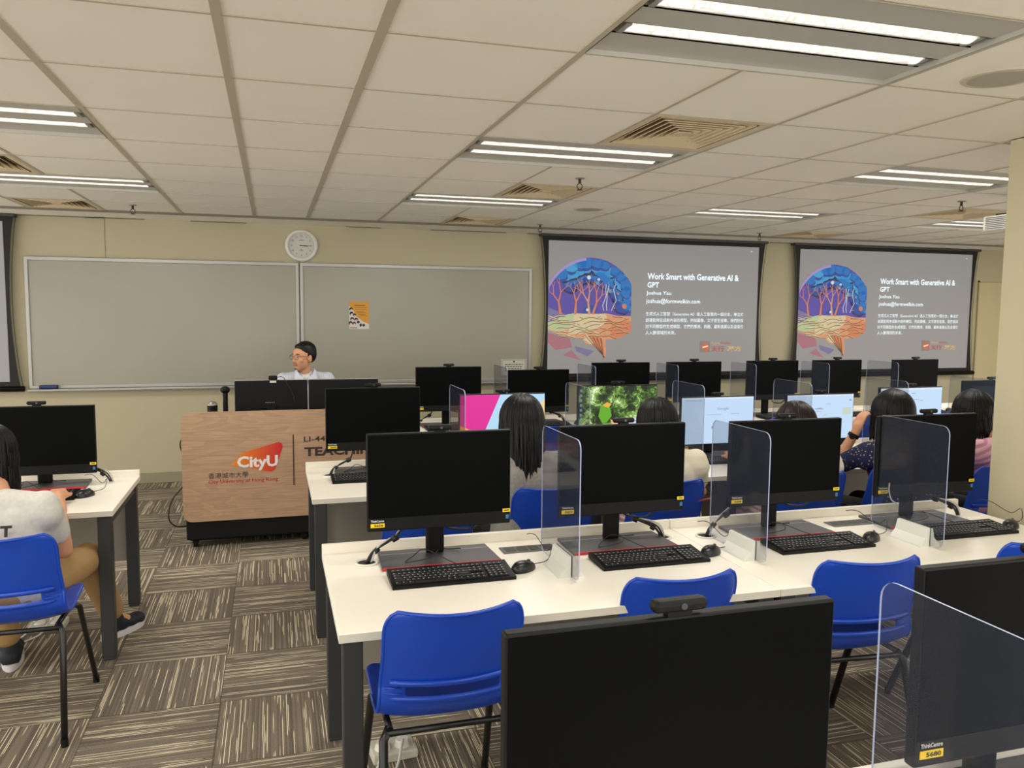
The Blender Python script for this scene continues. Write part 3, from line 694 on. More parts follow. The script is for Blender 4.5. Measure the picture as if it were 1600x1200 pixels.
desk(4.669, 1.494, 'C', 'white desk half hidden behind the pillar, in the row of lit screens')
desk(.93, 1.494, 'D', 'white desk right of the lectern, in the row nearest the front wall')
desk(2.427, 1.494, 'D', 'white desk under the left projector screen, behind the jungle picture screen')
desk(3.924, 1.494, 'D', 'white desk below the gap between the projector screens')
desk(5.421, 1.494, 'D', 'white desk below the right projector screen by the pillar')
desk(-2.225, 1.494, 'C', 'white desk at the left edge where the person in khaki trousers sits')
desk(.171, 1.494, 'A', 'white desk at the bottom edge carrying the two closest monitors')
desk(1.668, 1.494, 'A', 'white desk at the bottom right corner, mostly out of the frame')

# ------------------------------------------------------------------ all-in-one computers
def make_monitor():
    """origin on the desk under the panel; faces -y"""
    t = empty('desktop_monitor', (0, 0, 0)); w2, zb, zt = .272, .136, .499
    b = MB(); b.rbox(-w2, w2, 0, .024, zb, zt, .004); b.rbox(-.2, .2, .022, .05, zb+.05, zt-.06, .012); h = b.build('housing', BLACK, t)
    MB().rbox(-w2+.004, w2-.004, -.0015, .001, zb+.05, zt-.005, .0006).build('screen', SCREEN, h)
    MB().box(-w2+.001, w2-.001, -.0022, 0, zb+.0485, zb+.05).build('chin_seam', BLACKM, h)
    text('maker_lettering', 'ThinkCentre', (-w2+.013, -.0012, zb+.036), WHITEINK, h, height=.0085, width=.048, bold=.02)
    MB().box(-w2+.012, -w2+.063, -.0012, 0, zb+.016, zb+.031).build('number_sticker', YEL, h)
    MB().box(w2-.031, w2-.001, -.0030, -.0016, zb+.045, zb+.058).build('top_sticker', YEL, h)
    MB().box(w2-.018, w2-.006, -.0012, 0, zb+.018, zb+.034).build('chip_sticker', BLUEST, h)
    b = MB(); b.box(w2-.025, w2-.006, -.0034, -.0029, zb+.050, zb+.0535); b.build('sticker_print', INK, h)
    wc = MB(); wc.rbox(-.045, .045, -.004, .02, zt+.006, zt+.026, .0085, seg=3); wc.box(-.02, .02, .002, .018, zt-.001, zt+.007); c = wc.build('webcam', BLACK, h, loc=(0, 0, 0))
    MB().cyl((.003, -.0035, zt+.016), (.003, -.0055, zt+.016), .005).build('webcam_eye', mat('lens_grey', (70, 70, 74), .2), c)
    b = MB(); b.rbox(-.036, .036, .1, .125, .008, .3, .01); b.rbox(-.05, .05, .045, .105, .24, .32, .01); b.build('neck', BLACK, t)
    b = MB(); b.prism([(-.225, -.045), (.225, -.045), (.215, .17), (-.215, .17)], 0, .011, 'z'); bb = b.build('base', CHARC, t)
    MB().box(-.224, .224, -.049, -.0445, .003, .0118).build('red_stripe', RED, bb)
    MB().box(-.21, .21, .118, .122, .0108, .0116).build('base_groove', ALU, bb)
    return t
def shift(o, dz):
    for c in kids(o):
        if c.name.startswith('housing'): c.location.z += dz
proto = None; MON = {}
def monitor(key, x, row, label, dz=0, rz=0, y=None, num=None, zz=DZ):
    global proto
    if proto is None: proto = make_monitor(); o = proto; o['_free'] = 1
    o = dup(PROTO) if key else proto
    yy = {'A': 1.045, 'B': 2.92, 'C': 4.675, 'D': 6.43}[row] if y is None else y
    o.location = (x, yy, zz); o.rotation_euler[2] = rz; tag(o, label, 'monitor', 'black desktop computers on the desks'); MON[key] = o
    if dz: shift(o, dz)
    if num:
        h = [c for c in kids(o) if c.name.startswith('housing')][0]
        text('sticker_number', num, (-.272+.025, -.0018, .136+.019), INK, h, height=.009, width=.033, bold=.03)
    return o
PROTO = make_monitor(); proto = PROTO
monitor('A1', .576, 'A', 'large black monitor closest to the camera, cut by the bottom edge', rz=0)
monitor('A2', 1.345, 'A', 'black monitor with yellow number label in the bottom right corner behind a clear divider', y=1.10, num='5680', dz=.012)
monitor('B1', .593, 'B', 'black monitor over the left end of the nearest full desk row', num='5656')
monitor('B2', 1.335, 'B', 'black monitor in the nearest full desk row, with the cream shirt person behind it', dz=.004, num='5659')
monitor('B3', 2.09, 'B', 'black monitor in front of the mostly hidden brown haired person', num='5658')
monitor('B4', 2.83, 'B', 'black monitor beside the pillar, seen through a clear divider', num='5654')
monitor('C0', -1.177, 'C', 'black monitor at the left edge in front of the person in khaki trousers', dz=-.063)
monitor('C1', .555, 'C', 'black monitor hiding the end of the lectern lettering', num='5641')
monitor('C2', 1.333, 'C', 'monitor lit with pink, orange and pale blue wallpaper', dz=-.05)
monitor('C3', 2.09, 'C', 'monitor lit with a green jungle picture', dz=-.012)
monitor('C4', 2.805, 'C', 'monitor lit with a pale blue search page, right of the short haired person', dz=-.1)
monitor('C5', 3.60, 'C', 'monitor lit with a pale web page behind the brown haired head', dz=-.1)
monitor('C6', 4.36, 'C', 'monitor lit pale blue in front of the person in the navy flowered top', dz=-.068)
monitor('C7', 5.09, 'C', 'dark monitor partly behind the pillar, in front of the person in pink', dz=-.03)
DL = ['just right of the lectern, first in farthest row', 'in the farthest row, above the pink and blue lit screen', 'in the farthest row, above the jungle picture screen', 'in the farthest row, below the right half of the left projector screen',
      'in the farthest row, below the gap between the projector screens', 'in the farthest row, below the left half of the right projector screen', 'last in the farthest row, below the right half of the right projector screen']
for k, (x, dz) in enumerate([(1.375, -.01), (2.147, -.043), (2.90, .01), (3.61, .01), (4.42, .012), (5.125, .012), (6.03, .008)]):
    monitor(f'D{k}', x, 'D', 'dark monitor '+DL[k], dz=dz)
for c in [q for q in bpy.data.objects if q.parent == PROTO]:      # the pattern itself is not in the room
    for g in [q for q in bpy.data.objects if q.parent == c]:
        for g2 in [q for q in bpy.data.objects if q.parent == g]: bpy.data.objects.remove(g2)
        bpy.data.objects.remove(g)
    bpy.data.objects.remove(c)
bpy.data.objects.remove(PROTO)

def housing(k): return [c for c in kids(MON[k]) if c.name.startswith('housing')][0]
SX, SZ0, SZ1 = .266, .188, .493
def P2(u, v): return (-SX+2*SX*u, SZ1-(SZ1-SZ0)*v)
def disp(b, pts, lay, mi): b.prism([P2(*p) for p in pts], -.0016-.0004*lay, -.0019-.0004*lay, 'y', mi)
def lit(k, layers, mats):
    b = MB()
    for i, (pts, mi) in enumerate(layers): disp(b, pts, i, mi)
    return b.build('display_picture', mats, housing(k))
full = [(0, 0), (1, 0), (1, 1), (0, 1)]
lit('C2', [(full, 0), ([(0, 0), (.47, 0), (.27, .8), (0, .6)], 1), ([(0, .6), (.27, .8), (.5, 1), (0, 1)], 2), ([(.9, .3), (1, .1), (1, .6)], 3)], [emis('px_blue', (176, 214, 240), 1), emis('px_pink', (220, 42, 148), 1), emis('px_orange', (248, 160, 62), 1), emis('px_peach', (244, 205, 150), 1)])
text('clock_digits', '3:14', (*[P2(.46, .33)[0], -.0042], P2(.46, .33)[1]), emis('px_white', (250, 250, 250), 1), housing('C2'), height=.028, bold=.01)
jm = jungle(); b = MB(); disp(b, full, 0, 0); b.build('display_picture', jm, housing('C3'))
b = MB()
disp(b, [(.62, .68), (.96, .68), (.96, .93), (.62, .93)], 2, 0)
for k in range(3): disp(b, [(.64, .73+.06*k), (.64+.22-.03*k, .73+.06*k), (.64+.22-.03*k, .745+.06*k), (.64, .745+.06*k)], 3, 1)
for k in range(9): disp(b, [(.015, .06+.1*k), (.04, .06+.1*k), (.04, .11+.1*k), (.015, .11+.1*k)], 2, 2)
disp(b, [(0, .965), (1, .965), (1, 1), (0, 1)], 2, 3)
disp(b, [(.25, .62), (.28, .42), (.34, .34), (.4, .46), (.42, .62), (.36, .75), (.3, .76)], 1, 4); disp(b, [(.3, .4), (.36, .33), (.41, .38), (.38, .45)], 2, 5); disp(b, [(.4, .68), (.5, .78), (.56, .92), (.46, .88)], 2, 6)
b.build('display_windows', [emis('px_notice', (196, 214, 236), 1), emis('px_grey', (110, 120, 140), 1), emis('px_icon', (150, 185, 200), .8), emis('px_task', (30, 40, 34), 1), emis('px_green', (96, 168, 40), 1), emis('px_yellow', (236, 170, 60), 1), emis('px_coral', (240, 170, 130), 1)], housing('C3'))
PAGE = emis('px_page', (190, 214, 240), 1.0); PG2 = emis('px_page_grey', (120, 135, 155), 1); PG3 = emis('px_bar', (214, 226, 240), 1); PGY = emis('px_tint', (190, 205, 190), 1)
def page(k, items):
    b = MB(); disp(b, full, 0, 0); disp(b, [(0, 0), (1, 0), (1, .035), (0, .035)], 1, 2)
    for u0, v0, u1, v1, mi in items: disp(b, [(u0, v0), (u1, v0), (u1, v1), (u0, v1)], 2, mi)
    b.build('display_page', [PAGE, PG2, PG3, PGY], housing(k))
page('C4', [(.05, .06, .28, .068, 1), (.35, .37, .55, .376, 1), (.68, .36, .8, .368, 1), (.42, .62, .44, .68, 1)])
text('page_heading', 'Google', (P2(.49, .29)[0], -.0032, P2(.49, .29)[1]), PG2, housing('C4'), height=.022, width=.085, bold=.0)
rnd = random.Random(7); it = [(.94, .12, .97, .15, 1), (.84, .3, .97, .46, 3)]
for k in range(16):
    u = rnd.uniform(.04, .7); v = rnd.uniform(.12, .6); it.append((u, v, u+rnd.uniform(.03, .1), v+.008, 1))
page('C5', it)
it = []
for k in range(9):
    u = rnd.uniform(.1, .7); v = rnd.uniform(.08, .75); it.append((u, v, u+rnd.uniform(.03, .08), v+.01, 1))
page('C6', it)

# ------------------------------------------------------------------ keyboards, mice, dividers, sockets
def make_keyboard():
    t = empty('keyboard', (0, 0, 0)); W2, D2 = .225, .078
    b = MB(); b.prism([(-D2, 0), (-D2, .012), (D2, .026), (D2, .006)], -W2, W2, 'x'); b.build('case', BLACK, t)
    kb = MB(); lg = MB(); sl = .014/(2*D2)
    def keyz(y): return .012+(y+D2)*sl
    rows = [(-.057, [1.25]*3+[6.2]+[1.25]*4), (-.038, [2.25]+[1]*10+[2.75]), (-.019, [1.75]+[1]*11+[2.25]), (0, [1.5]+[1]*12+[1.5]), (.019, [1]*13+[2]), (.045, [1]*15)]
    U = .0186
    for y, ws in rows:
        x = -W2+.012; tot = sum(ws); sc_ = 15/tot if tot else 1
        for w_ in ws:
            w_ *= sc_; kw = w_*U
            z = keyz(y); kb.prism([(x+.0012, y-.0078), (x+kw-.0012, y-.0078), (x+kw-.0022, y+.0078), (x+.0022, y+.0078)], z, z+.0045, 'z')
            if w_ < 2: lg.box(x+.005, x+.0085, y-.002, y+.004, z+.0046, z+.0049)
            x += kw
    for gx, cols, rws in ((.062, 3, (-.057, -.038, 0, .019, .045)), (.128, 4, (-.057, -.038, -.019, 0, .019, .045))):
        for y in rws:
            for c in range(cols):
                x = gx+c*.0186+.002; z = keyz(y); kb.prism([(x, y-.0078), (x+.0162, y-.0078), (x+.0156, y+.0078), (x+.0006, y+.0078)], z, z+.0045, 'z'); lg.box(x+.005, x+.0085, y-.002, y+.004, z+.0046, z+.0049)
    k = tag(kb.build('keys', KEY, t), kind='stuff'); tag(lg.build('key_legends', KEYL, t), kind='stuff')
    return t
def make_mouse():
    t = empty('computer_mouse', (0, 0, 0)); b = MB(); n, h = 20, 8; vs = []; fs = []
    for i in range(h+1):
        ph = PI/2*i/h
        for j in range(n):
            a = 2*PI*j/n; r = math.cos(ph)**.8 if i < h else .0; vs.append((.032*r*math.cos(a)*(1-.1*math.sin(a)), .058*r*math.sin(a), .003+.034*math.sin(ph)*(1-.18*math.sin(a)*r)))
    for i in range(h):
        for j in range(n): fs.append((i*n+j, i*n+(j+1) % n, (i+1)*n+(j+1) % n, (i+1)*n+j))
    fs.append(tuple(reversed(range(n)))); b.add(vs, fs, 0, True); b.build('shell', mat('mouse_black', (26, 26, 27), .3), t)
    MB().cyl((-.003, .026, .029), (.003, .026, .029), .008).build('wheel', CHARC, t); MB().prism(disc(0, 0, .03, 16, .055), 0, .0035, 'z').build('sole', BLACKM, t)
    return t
kp = make_keyboard(); kp.scale = (.975, 1, 1); mp_ = make_mouse(); first = [True]
def cable(name, pts, r, M, parent=None, n=6, smooth=6):
    pts = [Vector(p) for p in pts]; out = []
    for i in range(len(pts)-1):
        p0 = pts[max(i-1, 0)]; p1 = pts[i]; p2 = pts[i+1]; p3 = pts[min(i+2, len(pts)-1)]
        for k in range(smooth):
            q = k/smooth; out.append(.5*((2*p1)+(p2-p0)*q+(2*p0-5*p1+4*p2-p3)*q*q+(3*p1-p0-3*p2+p3)*q**3))
    out.append(pts[-1]); b = MB(); b.tube(out, r, n); return b.build(name, M, parent)
def kbm(x, y, label, kx=0, mouse=True, krz=0, mx=.30, my=.04, mrz=-.5, wires=True, deskz=DZ):
    k = kp if first[0] else dup(kp); mo = mp_ if first[0] else dup(mp_); first[0] = False
    k.location = (x+kx, y, deskz); k.rotation_euler[2] = krz; tag(k, 'black keyboard '+label, 'keyboard', 'black keyboards on the desks')
    if mouse: mo.location = (x+mx, y+my, deskz); mo.rotation_euler[2] = mrz; tag(mo, 'black mouse '+label, 'mouse', 'black mice on the desks')
    return k, mo
kms = {}
STN = {'B1': ('in front of the leftmost monitor of the nearest full row', .003, 0, 0), 'B2': ('in front of the monitor between the two left clear dividers', .035, 0, 0), 'B3': ('in front of the monitor between the two right clear dividers', .04, 0, 0), 'B4': ('beside the pillar in the nearest full row', .06, .01, 0)}
for k, (l, dx, dy, rz) in STN.items(): kms[k] = kbm(MON[k].location.x, 2.745+dy, l, kx=dx, mx=.30+dx-.026, my=.012, mrz=-1.05)
kms['C1'] = kbm(.52, 4.50, 'on the desk in front of the lectern', kx=0, mx=.33)
kms['C0'] = kbm(-1.2, 4.44, 'on the left desk in front of the person in khaki trousers', kx=.03, mx=.285, my=.0)
for k, l in (('C2', 'under the pink and pale blue lit screen'), ('C3', 'under the jungle picture screen'), ('C4', 'under the pale blue search page screen'), ('C5', 'under the pale web page screen behind the brown haired head'), ('C6', 'under the screen of the person in the navy flowered top'), ('C7', 'in front of the person in pink')):
    kms[k] = kbm(MON[k].location.x, 4.5, l, kx=.02, mx=.31)
for k in range(7):
    kms[f'D{k}'] = kbm(MON[f'D{k}'].location.x, 6.27, 'in the farthest row, '+['first', 'second', 'third', 'fourth', 'fifth', 'sixth', 'seventh'][k]+' from the lectern', kx=.0, mx=.31)

def make_divider():
    """clear sheet in the y-z plane, origin on the desk under its front edge"""
    t = empty('acrylic_divider', (0, 0, 0)); L_, H = .41, .505; r = .035
    pts = rrect(0, L_, .004, H, r); n = len(pts); b = MB()
    vs = [(-.002, p[0], p[1]) for p in pts]+[(.002, p[0], p[1]) for p in pts]
    b.add(vs, [tuple(range(n)), tuple(reversed(range(n, 2*n)))], 0); b.add(vs, [(i, i+n, (i+1) % n+n, (i+1) % n) for i in range(n)], 1)
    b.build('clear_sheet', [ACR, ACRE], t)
    b = MB(); y0, y1 = .07, .24
    for s in (-1, 1):
        b.prism([(s*.003, 0), (s*.05, 0), (s*.048, .006), (s*.022, .035), (s*.012, .075), (s*.003, .078)], y0, y1, 'y')
    b.build('wedge_foot', mat('foot_white', (222, 222, 212), .35), t)
    return t
dv = make_divider(); fd = [True]
def divider(x, y, label, rz=0):
    o = dv if fd[0] else dup(dv); fd[0] = False; o.location = (x, y, DZ); o.rotation_euler[2] = rz; tag(o, label, 'desk divider', 'clear acrylic desk dividers')
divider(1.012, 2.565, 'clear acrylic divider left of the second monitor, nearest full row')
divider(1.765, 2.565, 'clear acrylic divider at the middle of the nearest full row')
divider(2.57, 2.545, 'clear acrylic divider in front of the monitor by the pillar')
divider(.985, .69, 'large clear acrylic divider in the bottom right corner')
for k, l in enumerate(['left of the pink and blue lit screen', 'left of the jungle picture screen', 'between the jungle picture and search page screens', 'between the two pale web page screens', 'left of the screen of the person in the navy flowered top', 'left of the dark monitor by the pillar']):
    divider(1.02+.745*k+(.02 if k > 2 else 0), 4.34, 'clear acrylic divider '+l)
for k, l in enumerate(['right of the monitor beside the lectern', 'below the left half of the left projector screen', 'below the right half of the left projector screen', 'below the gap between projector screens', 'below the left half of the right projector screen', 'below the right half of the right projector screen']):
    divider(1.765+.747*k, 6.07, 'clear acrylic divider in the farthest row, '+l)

def make_sock():
    t = empty('desk_power_socket', (0, 0, 0)); b = MB(); b.rbox(-.11, .11, -.04, .04, 0, .004, .0015); b.build('plate', mat('socket_grey', (92, 90, 86), .5), t)
    for k in range(4): MB().rbox(-.095+.05*k, -.055+.05*k, -.024, .024, .0035, .0055, .001).build('outlet', mat('socket_dark', (52, 51, 50), .5), t)
    return t
s0 = make_sock(); s0.location = (.965, 3.005, DZ); tag(s0, 'grey power socket plate behind the first clear divider', 'power socket', 'desk power socket plates')
s1 = dup(s0); s1.location = (2.5, 3.01, DZ); tag(s1, 'grey power socket plate left of the monitor by the pillar', 'power socket', 'desk power socket plates')
# grommets
def grommet(x, y, label, g=None):
    o = MB(); n = 28; pr = [(.034, .0005), (.045, .0005), (.043, .006), (.036, .006), (.034, .0005)]
    vs = [(r*math.cos(2*PI*k/n), r*math.sin(2*PI*k/n), z) for r, z in pr for k in range(n)]
    fs = [(i*n+k, i*n+(k+1) % n, (i+1)*n+(k+1) % n, (i+1)*n+k) for i in range(4) for k in range(n)]
    t = thing('cable_grommet', label, 'cable grommet', (x, y, DZ), 0, 'round cable grommets'); o.add(vs, fs, 0, True); o.build('ring', WPLAST, t)
    MB().cyl((0, 0, .0004), (0, 0, .001), .0345).build('hole', BLACKM, t)
grommet(.325, 2.99, 'round grommet at the left end of the nearest full row'); grommet(1.665+.09, 2.99, 'round grommet beside the middle clear divider'); grommet(.30, 4.66, 'round grommet on the desk in front of the lectern')
grommet(1.56, 3.02, 'round grommet right of the second monitor in the nearest full row')

def station_cables(k, gx, gy, label):
    x, y, _ = MON[k].location; t = thing('cable_bundle', label, 'cables', (0, 0, 0), 0, 'cable bundles behind the monitors'); s = 1 if gx > x else -1
    for j, (M, r) in enumerate(((CABLE, .005), (CABLE, .004), (CABLEW, .004))):
        o = .008*j
        cable('cable', [(gx+o, gy, DZ+.002), (gx-s*.03+o, gy+.005, DZ+.045+o), (gx-s*.12, gy+.03+o, DZ+.09), (x+s*.1, y+.15+o, DZ+.135), (x+s*.04, y+.135+o, DZ+.16), (x-s*.06, y+.07, DZ+.19)], r, M, t)
    MB().tube([(gx-s*.1, gy+.02, DZ+.078), (gx-s*.12, gy+.027, DZ+.086)], .014, 8).build('cable_tie', CABLE, t)
    MB().tube([(gx-s*.03, gy+.0, DZ+.04), (gx-s*.045, gy+.008, DZ+.05)], .011, 8).build('cable_tie', CABLE, t)
    cable('cable', [(x+.02, y+.03, DZ+.135), (x+.06, y+.05, DZ+.115), (x+.13, y+.05, DZ+.11), (x+.165, y+.04, DZ+.14)], .005, CABLE, t)
    cable('cable', [(x-.04, y+.05, DZ+.2), (x+.0, y+.135, DZ+.09), (x+.03, y+.13, DZ+.02), (x+.1, y+.1, DZ+.02)], .0025, CABLE, t)
station_cables('B1', .325, 2.99, 'black and white cables from the left grommet to the leftmost near monitor')
station_cables('B2', 1.56, 3.02, 'black cables looping down right of the second near monitor')
station_cables('B3', 1.755, 2.99, 'white and black cables rising by the middle clear divider')
station_cables('B4', 3.1, 3.0, 'black cables right of the monitor by the pillar')
station_cables('C1', .30, 4.66, 'black cable bundle on the desk in front of the lectern')
station_cables('C0', -.86, 4.78, 'looped black cables on the left desk by the mouse')
station_cables('D0', 1.12, 6.5, 'tangle of black cables under the monitor right of the lectern')
station_cables('D1', 2.4, 6.5, 'tangle of black cables under the farthest row monitor above the pink screen')
station_cables('D4', 4.15, 6.5, 'tangle of black cables under the monitor below the gap between projector screens')
for k in ('B1', 'B2', 'B3', 'B4', 'C0', 'C1'):
    kb_, mo = kms[k]; x, y, z = kb_.location; mx, my, _ = mo.location; bx, by, _ = MON[k].location
    cable('keyboard_cable', [(.05, .078, .018), (.02, .12, .024), (-.06, .20, .05), (-.1, .23, .018), (-.14, .16, .018), (-.05, .155, .03), (.0, .24, .03)], .0018, CABLE, kb_)
    lx = -.02
    cable('mouse_cable', [(0, .055, .012), (.02, .11, .02), (.005, .15, .06), (-.04, .17, .03), (-.14, .22, .06), (-.2, .235, .05)], .0016, CABLE, mo)

# ------------------------------------------------------------------ chairs
def make_chair():
    """faces +y, origin on the floor between the rear feet, back top at y~0, z .80"""
    t = empty('plastic_chair', (0, 0, 0)); nu, nv = 24, 66
    prof = [(.49, .435), (.47, .447), (.42, .452), (.32, .440), (.22, .432), (.16, .437), (.11, .462), (.078, .50), (.062, .54), (.050, .58), (.036, .63), (.022, .68), (.010, .73), (.002, .775), (-.004, .80)]
    # arc-length resample
    pr = [Vector((0, a, b)) for a, b in prof]; L_ = [0]
    for i in range(1, len(pr)): L_.append(L_[-1]+(pr[i]-pr[i-1]).length)
    def at(s):
        s *= L_[-1]
        for i in range(1, len(pr)):
            if s <= L_[i]+1e-9: return pr[i-1].lerp(pr[i], (s-L_[i-1])/(L_[i]-L_[i-1]))
        return pr[-1]
    vs = []; fs = []
    for j in range(nv+1):
        s = j/nv; p = at(s); z = p.z
        if z < .47: half = .215-.02*(abs(s-.05) < .0)
        else: half = .215 - .012*min(1, (z-.47)/.2)
        corner = 0
        if s < .1: half *= 1-.25*(1-s/.1)**2
        if s > .91: half *= 1-.2*(1-math.sqrt(max(0, 1-((s-.91)/.0905)**2)))
        for i in range(nu+1):
            u = 2*i/nu-1
            backness = max(0, min(1, (z-.45)/.12)) if s > .4 else 0
            yo = backness*(.055*u*u)                      # sides wrap forward
            zo = (1-backness)*(.03*abs(u)**3 if s < .5 else .03*abs(u)**3) - backness*.0
            if s > .85: zo += .004*u*u*((s-.85)/.15)
            if s > .9: yo -= .012*((s-.9)/.1)**2
            vs.append((u*half, p.y+yo, z+zo))
    for j in range(nv):
        for i in range(nu):
            zc = at((j+.5)/nv).z; uc = 2*(i+.5)/nu-1; s = (j+.5)/nv
            if s > .45 and .535 < zc < .578 and abs(uc) < .70: continue
            fs.append((j*(nu+1)+i, j*(nu+1)+i+1, (j+1)*(nu+1)+i+1, (j+1)*(nu+1)+i))
    b = MB(); b.add(vs, fs, 0, True); o = b.build('seat_shell', BLUE, t)
    md = o.modifiers.new('s', 'SUBSURF'); md.levels = 1; md.render_levels = 1
    md = o.modifiers.new('t', 'SOLIDIFY'); md.thickness = .006; md.offset = 0
    dg = bpy.context.evaluated_depsgraph_get(); me = bpy.data.meshes.new_from_object(o.evaluated_get(dg)); o.modifiers.clear(); o.data = me; me.name = 'seat_shell'
    # rim rolled around the edge of the shell
    b = MB(); ring = [vs[j*(nu+1)] for j in range(20, nv+1)]+[vs[nv*(nu+1)+i] for i in range(1, nu)]+[vs[j*(nu+1)+nu] for j in range(nv, 19, -1)]
    b.tube(ring, .006, 8); b.build('rolled_rim', BLUE, t)
    # lips of the slot in the lower back
    for z, r in ((.583, .009), (.530, .009)):
        b = MB(); pts = []
        for i in range(17):
            u = -.86+1.72*i/16; y = [q for q in prof if abs(q[1]-z) < .04][0][0]
            yy = np.interp(z, [q[1] for q in prof[6:]], [q[0] for q in prof[6:]]); pts.append((u*.212, yy+.055*u*u-.007, z))
        b.tube(pts, r, 8, flat=1.2); b.build('slot_lip', BLUE, t)
    for sx in (-1, 1):
        for dz in (.548, .565):
            b = MB(); b.tube([(sx*.152, .055+.055*.5-.006, dz), (sx*.198, .055+.055*.86-.006, dz)], .003, 6); b.build('slot_rib', BLUE, t)
    # tube frame
    for sx in (-1, 1):
        b = MB(); b.tube([(sx*.18, .13, .43), (sx*.2, .11, .40), (sx*.215, .0, .015)], .011, 10, flat=1.3); b.build('leg', BLKTUBE, t)
        b = MB(); b.tube([(sx*.18, .36, .425), (sx*.2, .40, .40), (sx*.22, .56, .015)], .011, 10, flat=1.3); b.build('leg', BLKTUBE, t)
    b = MB()
    for sx in (-1, 1): b.tube([(sx*.18, .12, .428), (sx*.18, .38, .424)], .010, 8)
    b.tube([(-.19, .118, .416), (.19, .118, .416)], .010, 8); b.tube([(-.18, .37, .42), (.18, .37, .42)], .010, 8); b.build('under_frame', BLKTUBE, t)
    for sx in (-1, 1):
        for y in (0, .56): b = MB(); b.cyl((sx*(.215 if y == 0 else .22), y, 0), (sx*(.215 if y == 0 else .22), y, .03), .013); b.build('foot_cap', BLACKM, t)
    return t
ch0 = make_chair(); fc = [True]
def chair(x, y, label, rz=0):
    o = ch0 if fc[0] else dup(ch0); fc[0] = False; o.location = (x, y, 0); o.scale = (1.02, 1, 1.025); o.rotation_euler[2] = rz; tag(o, label, 'chair', 'blue plastic chairs'); return o
chair(.498, 2.18, 'empty blue plastic chair nearest the aisle, with a slot in its back')
chair(1.28, 2.27, 'empty blue plastic chair whose top shows behind the closest monitor')
chair(2.00, 2.25, 'empty blue plastic chair between the two closest monitors', -.08)
chair(2.82, 2.27, 'empty blue plastic chair whose rim shows at the right edge')
chair(-1.01, 3.32, 'blue plastic chair of the person in khaki trousers', 0)
chair(.69, 3.6, 'empty blue plastic chair seen below the leftmost near monitor')
chair(1.31, 3.62, 'blue plastic chair of the long haired person')
chair(1.93, 3.62, 'blue plastic chair of the person in the cream shirt')
chair(2.79, 3.6, 'blue plastic chair of the mostly hidden brown haired person')
chair(3.42, 3.66, 'blue plastic chair of the person in the navy flowered top')
chair(3.99, 3.5, 'blue plastic chair of the person in pink by the pillar')
chair(1.25, 5.5, 'empty blue chair top near the lectern, before the farthest row')
chair(2.03, 5.62, 'empty blue chair before the farthest row, right of the long haired head')
chair(4.08, 5.62, 'empty blue chair before the farthest row, left of the brown haired head')
chair(4.97, 5.62, 'empty blue chair before the farthest row, left of the navy topped person', .25)
chair(5.65, 5.62, 'empty blue chair before the farthest row, nearest the pillar')

# ------------------------------------------------------------------ lectern and what stands on it
LY = 5.9; t = thing('lectern', 'wide wood-panelled lectern on castors with a university sign', 'lectern', (0, 0, 0)); lx0, lx1 = -.612, .90
b = MB(); b.prism(rrect(lx0, lx1, .195, .962, .06), LY, LY+.02, 'y'); o = b.build('front_panel', WOOD, t)
MB().rbox(lx0+.015, lx1-.015, LY+.021, LY+.75, .06, .84, .01).build('cabinet', BLACKM, t)
MB().rbox(lx0+.005, lx1-.005, LY+.021, LY+.76, .84, .86, .005).build('top', mat('lectern_top', (60, 56, 52), .5), t)
MB().rbox(lx0+.03, lx1-.03, LY+.04, LY+.72, .05, .1, .01).build('plinth', BLACK, t)
for x in (lx0+.07, .2, lx1-.07):
    for y in (LY+.08, LY+.66):
        b = MB(); b.cyl((x-.014, y, .03), (x+.014, y, .03), .03); b.box(x-.02, x+.02, y-.015, y+.015, .03, .06); b.build('castor', BLACKM, t)
# sign
y = LY-.001
def L(px, py): return px, py
lgx = lambda px: -.613+(px-281)*(.957/225); lgz = lambda py, px=400: .952-.752*(py-(648-.0311*(px-281)))/((816.3-.0526*(px-281))-(648-.0311*(px-281)))
sg = MB(); shape = [(355, 728), (376, 707), (432, 690.5), (437, 692), (439, 698), (426, 733), (421, 737), (404, 735.5), (398, 733), (360, 727.5)]
# warm gradient field in narrow vertical strips of ink
import bisect
def clipx(poly, x0, x1):
    def cut(P, inside, xc):
        out = []
        for i in range(len(P)):
            a, b_ = P[i], P[(i+1) % len(P)]
            if inside(a): out.append(a)
            if inside(a) != inside(b_): q = (xc-a[0])/(b_[0]-a[0]); out.append((xc, a[1]+q*(b_[1]-a[1])))
        return out
    P = cut(poly, lambda p: p[0] >= x0, x0); return cut(P, lambda p: p[0] <= x1, x1) if P else []
lm = []
ns = 14
for k in range(ns):
    a = 355+84*k/ns; c = clipx(shape, a, a+84/ns)
    if len(c) < 3: continue
    q = k/(ns-1); col = (244-30*q, 150*(1-q)**.8+30*q, 24+12*q)
    lm.append(mat(f'sign_ink_{k}', tuple(int(v) for v in col), .4)); sg.prism([(lgx(p[0]), lgz(p[1], p[0])) for p in c], y, y-.0012, 'y', len(lm)-1)
sg.build('logo_field', lm, t)
text('logo_lettering', 'CityU', (lgx(366), y-.002, lgz(735, 400)), mat('sign_white', (245, 245, 242), .4), t, height=.105, width=.275, bold=.035)
SI = mat('sign_charcoal', (58, 50, 44), .5); SR = mat('sign_red', (200, 52, 40), .5)
text('sign_characters', '香港城市大學', (lgx(321), y-.001, lgz(747.5, 350)), SI, t, height=.042, width=.265)
text('sign_name', 'City University of Hong Kong', (lgx(321), y-.001, lgz(755.5, 375)), SR, t, height=.034, width=.465, bold=.004)
MB().box(lgx(455), lgx(457), y-.001, y, lgz(759, 456), lgz(679, 456)).build('sign_rule', SI, t)
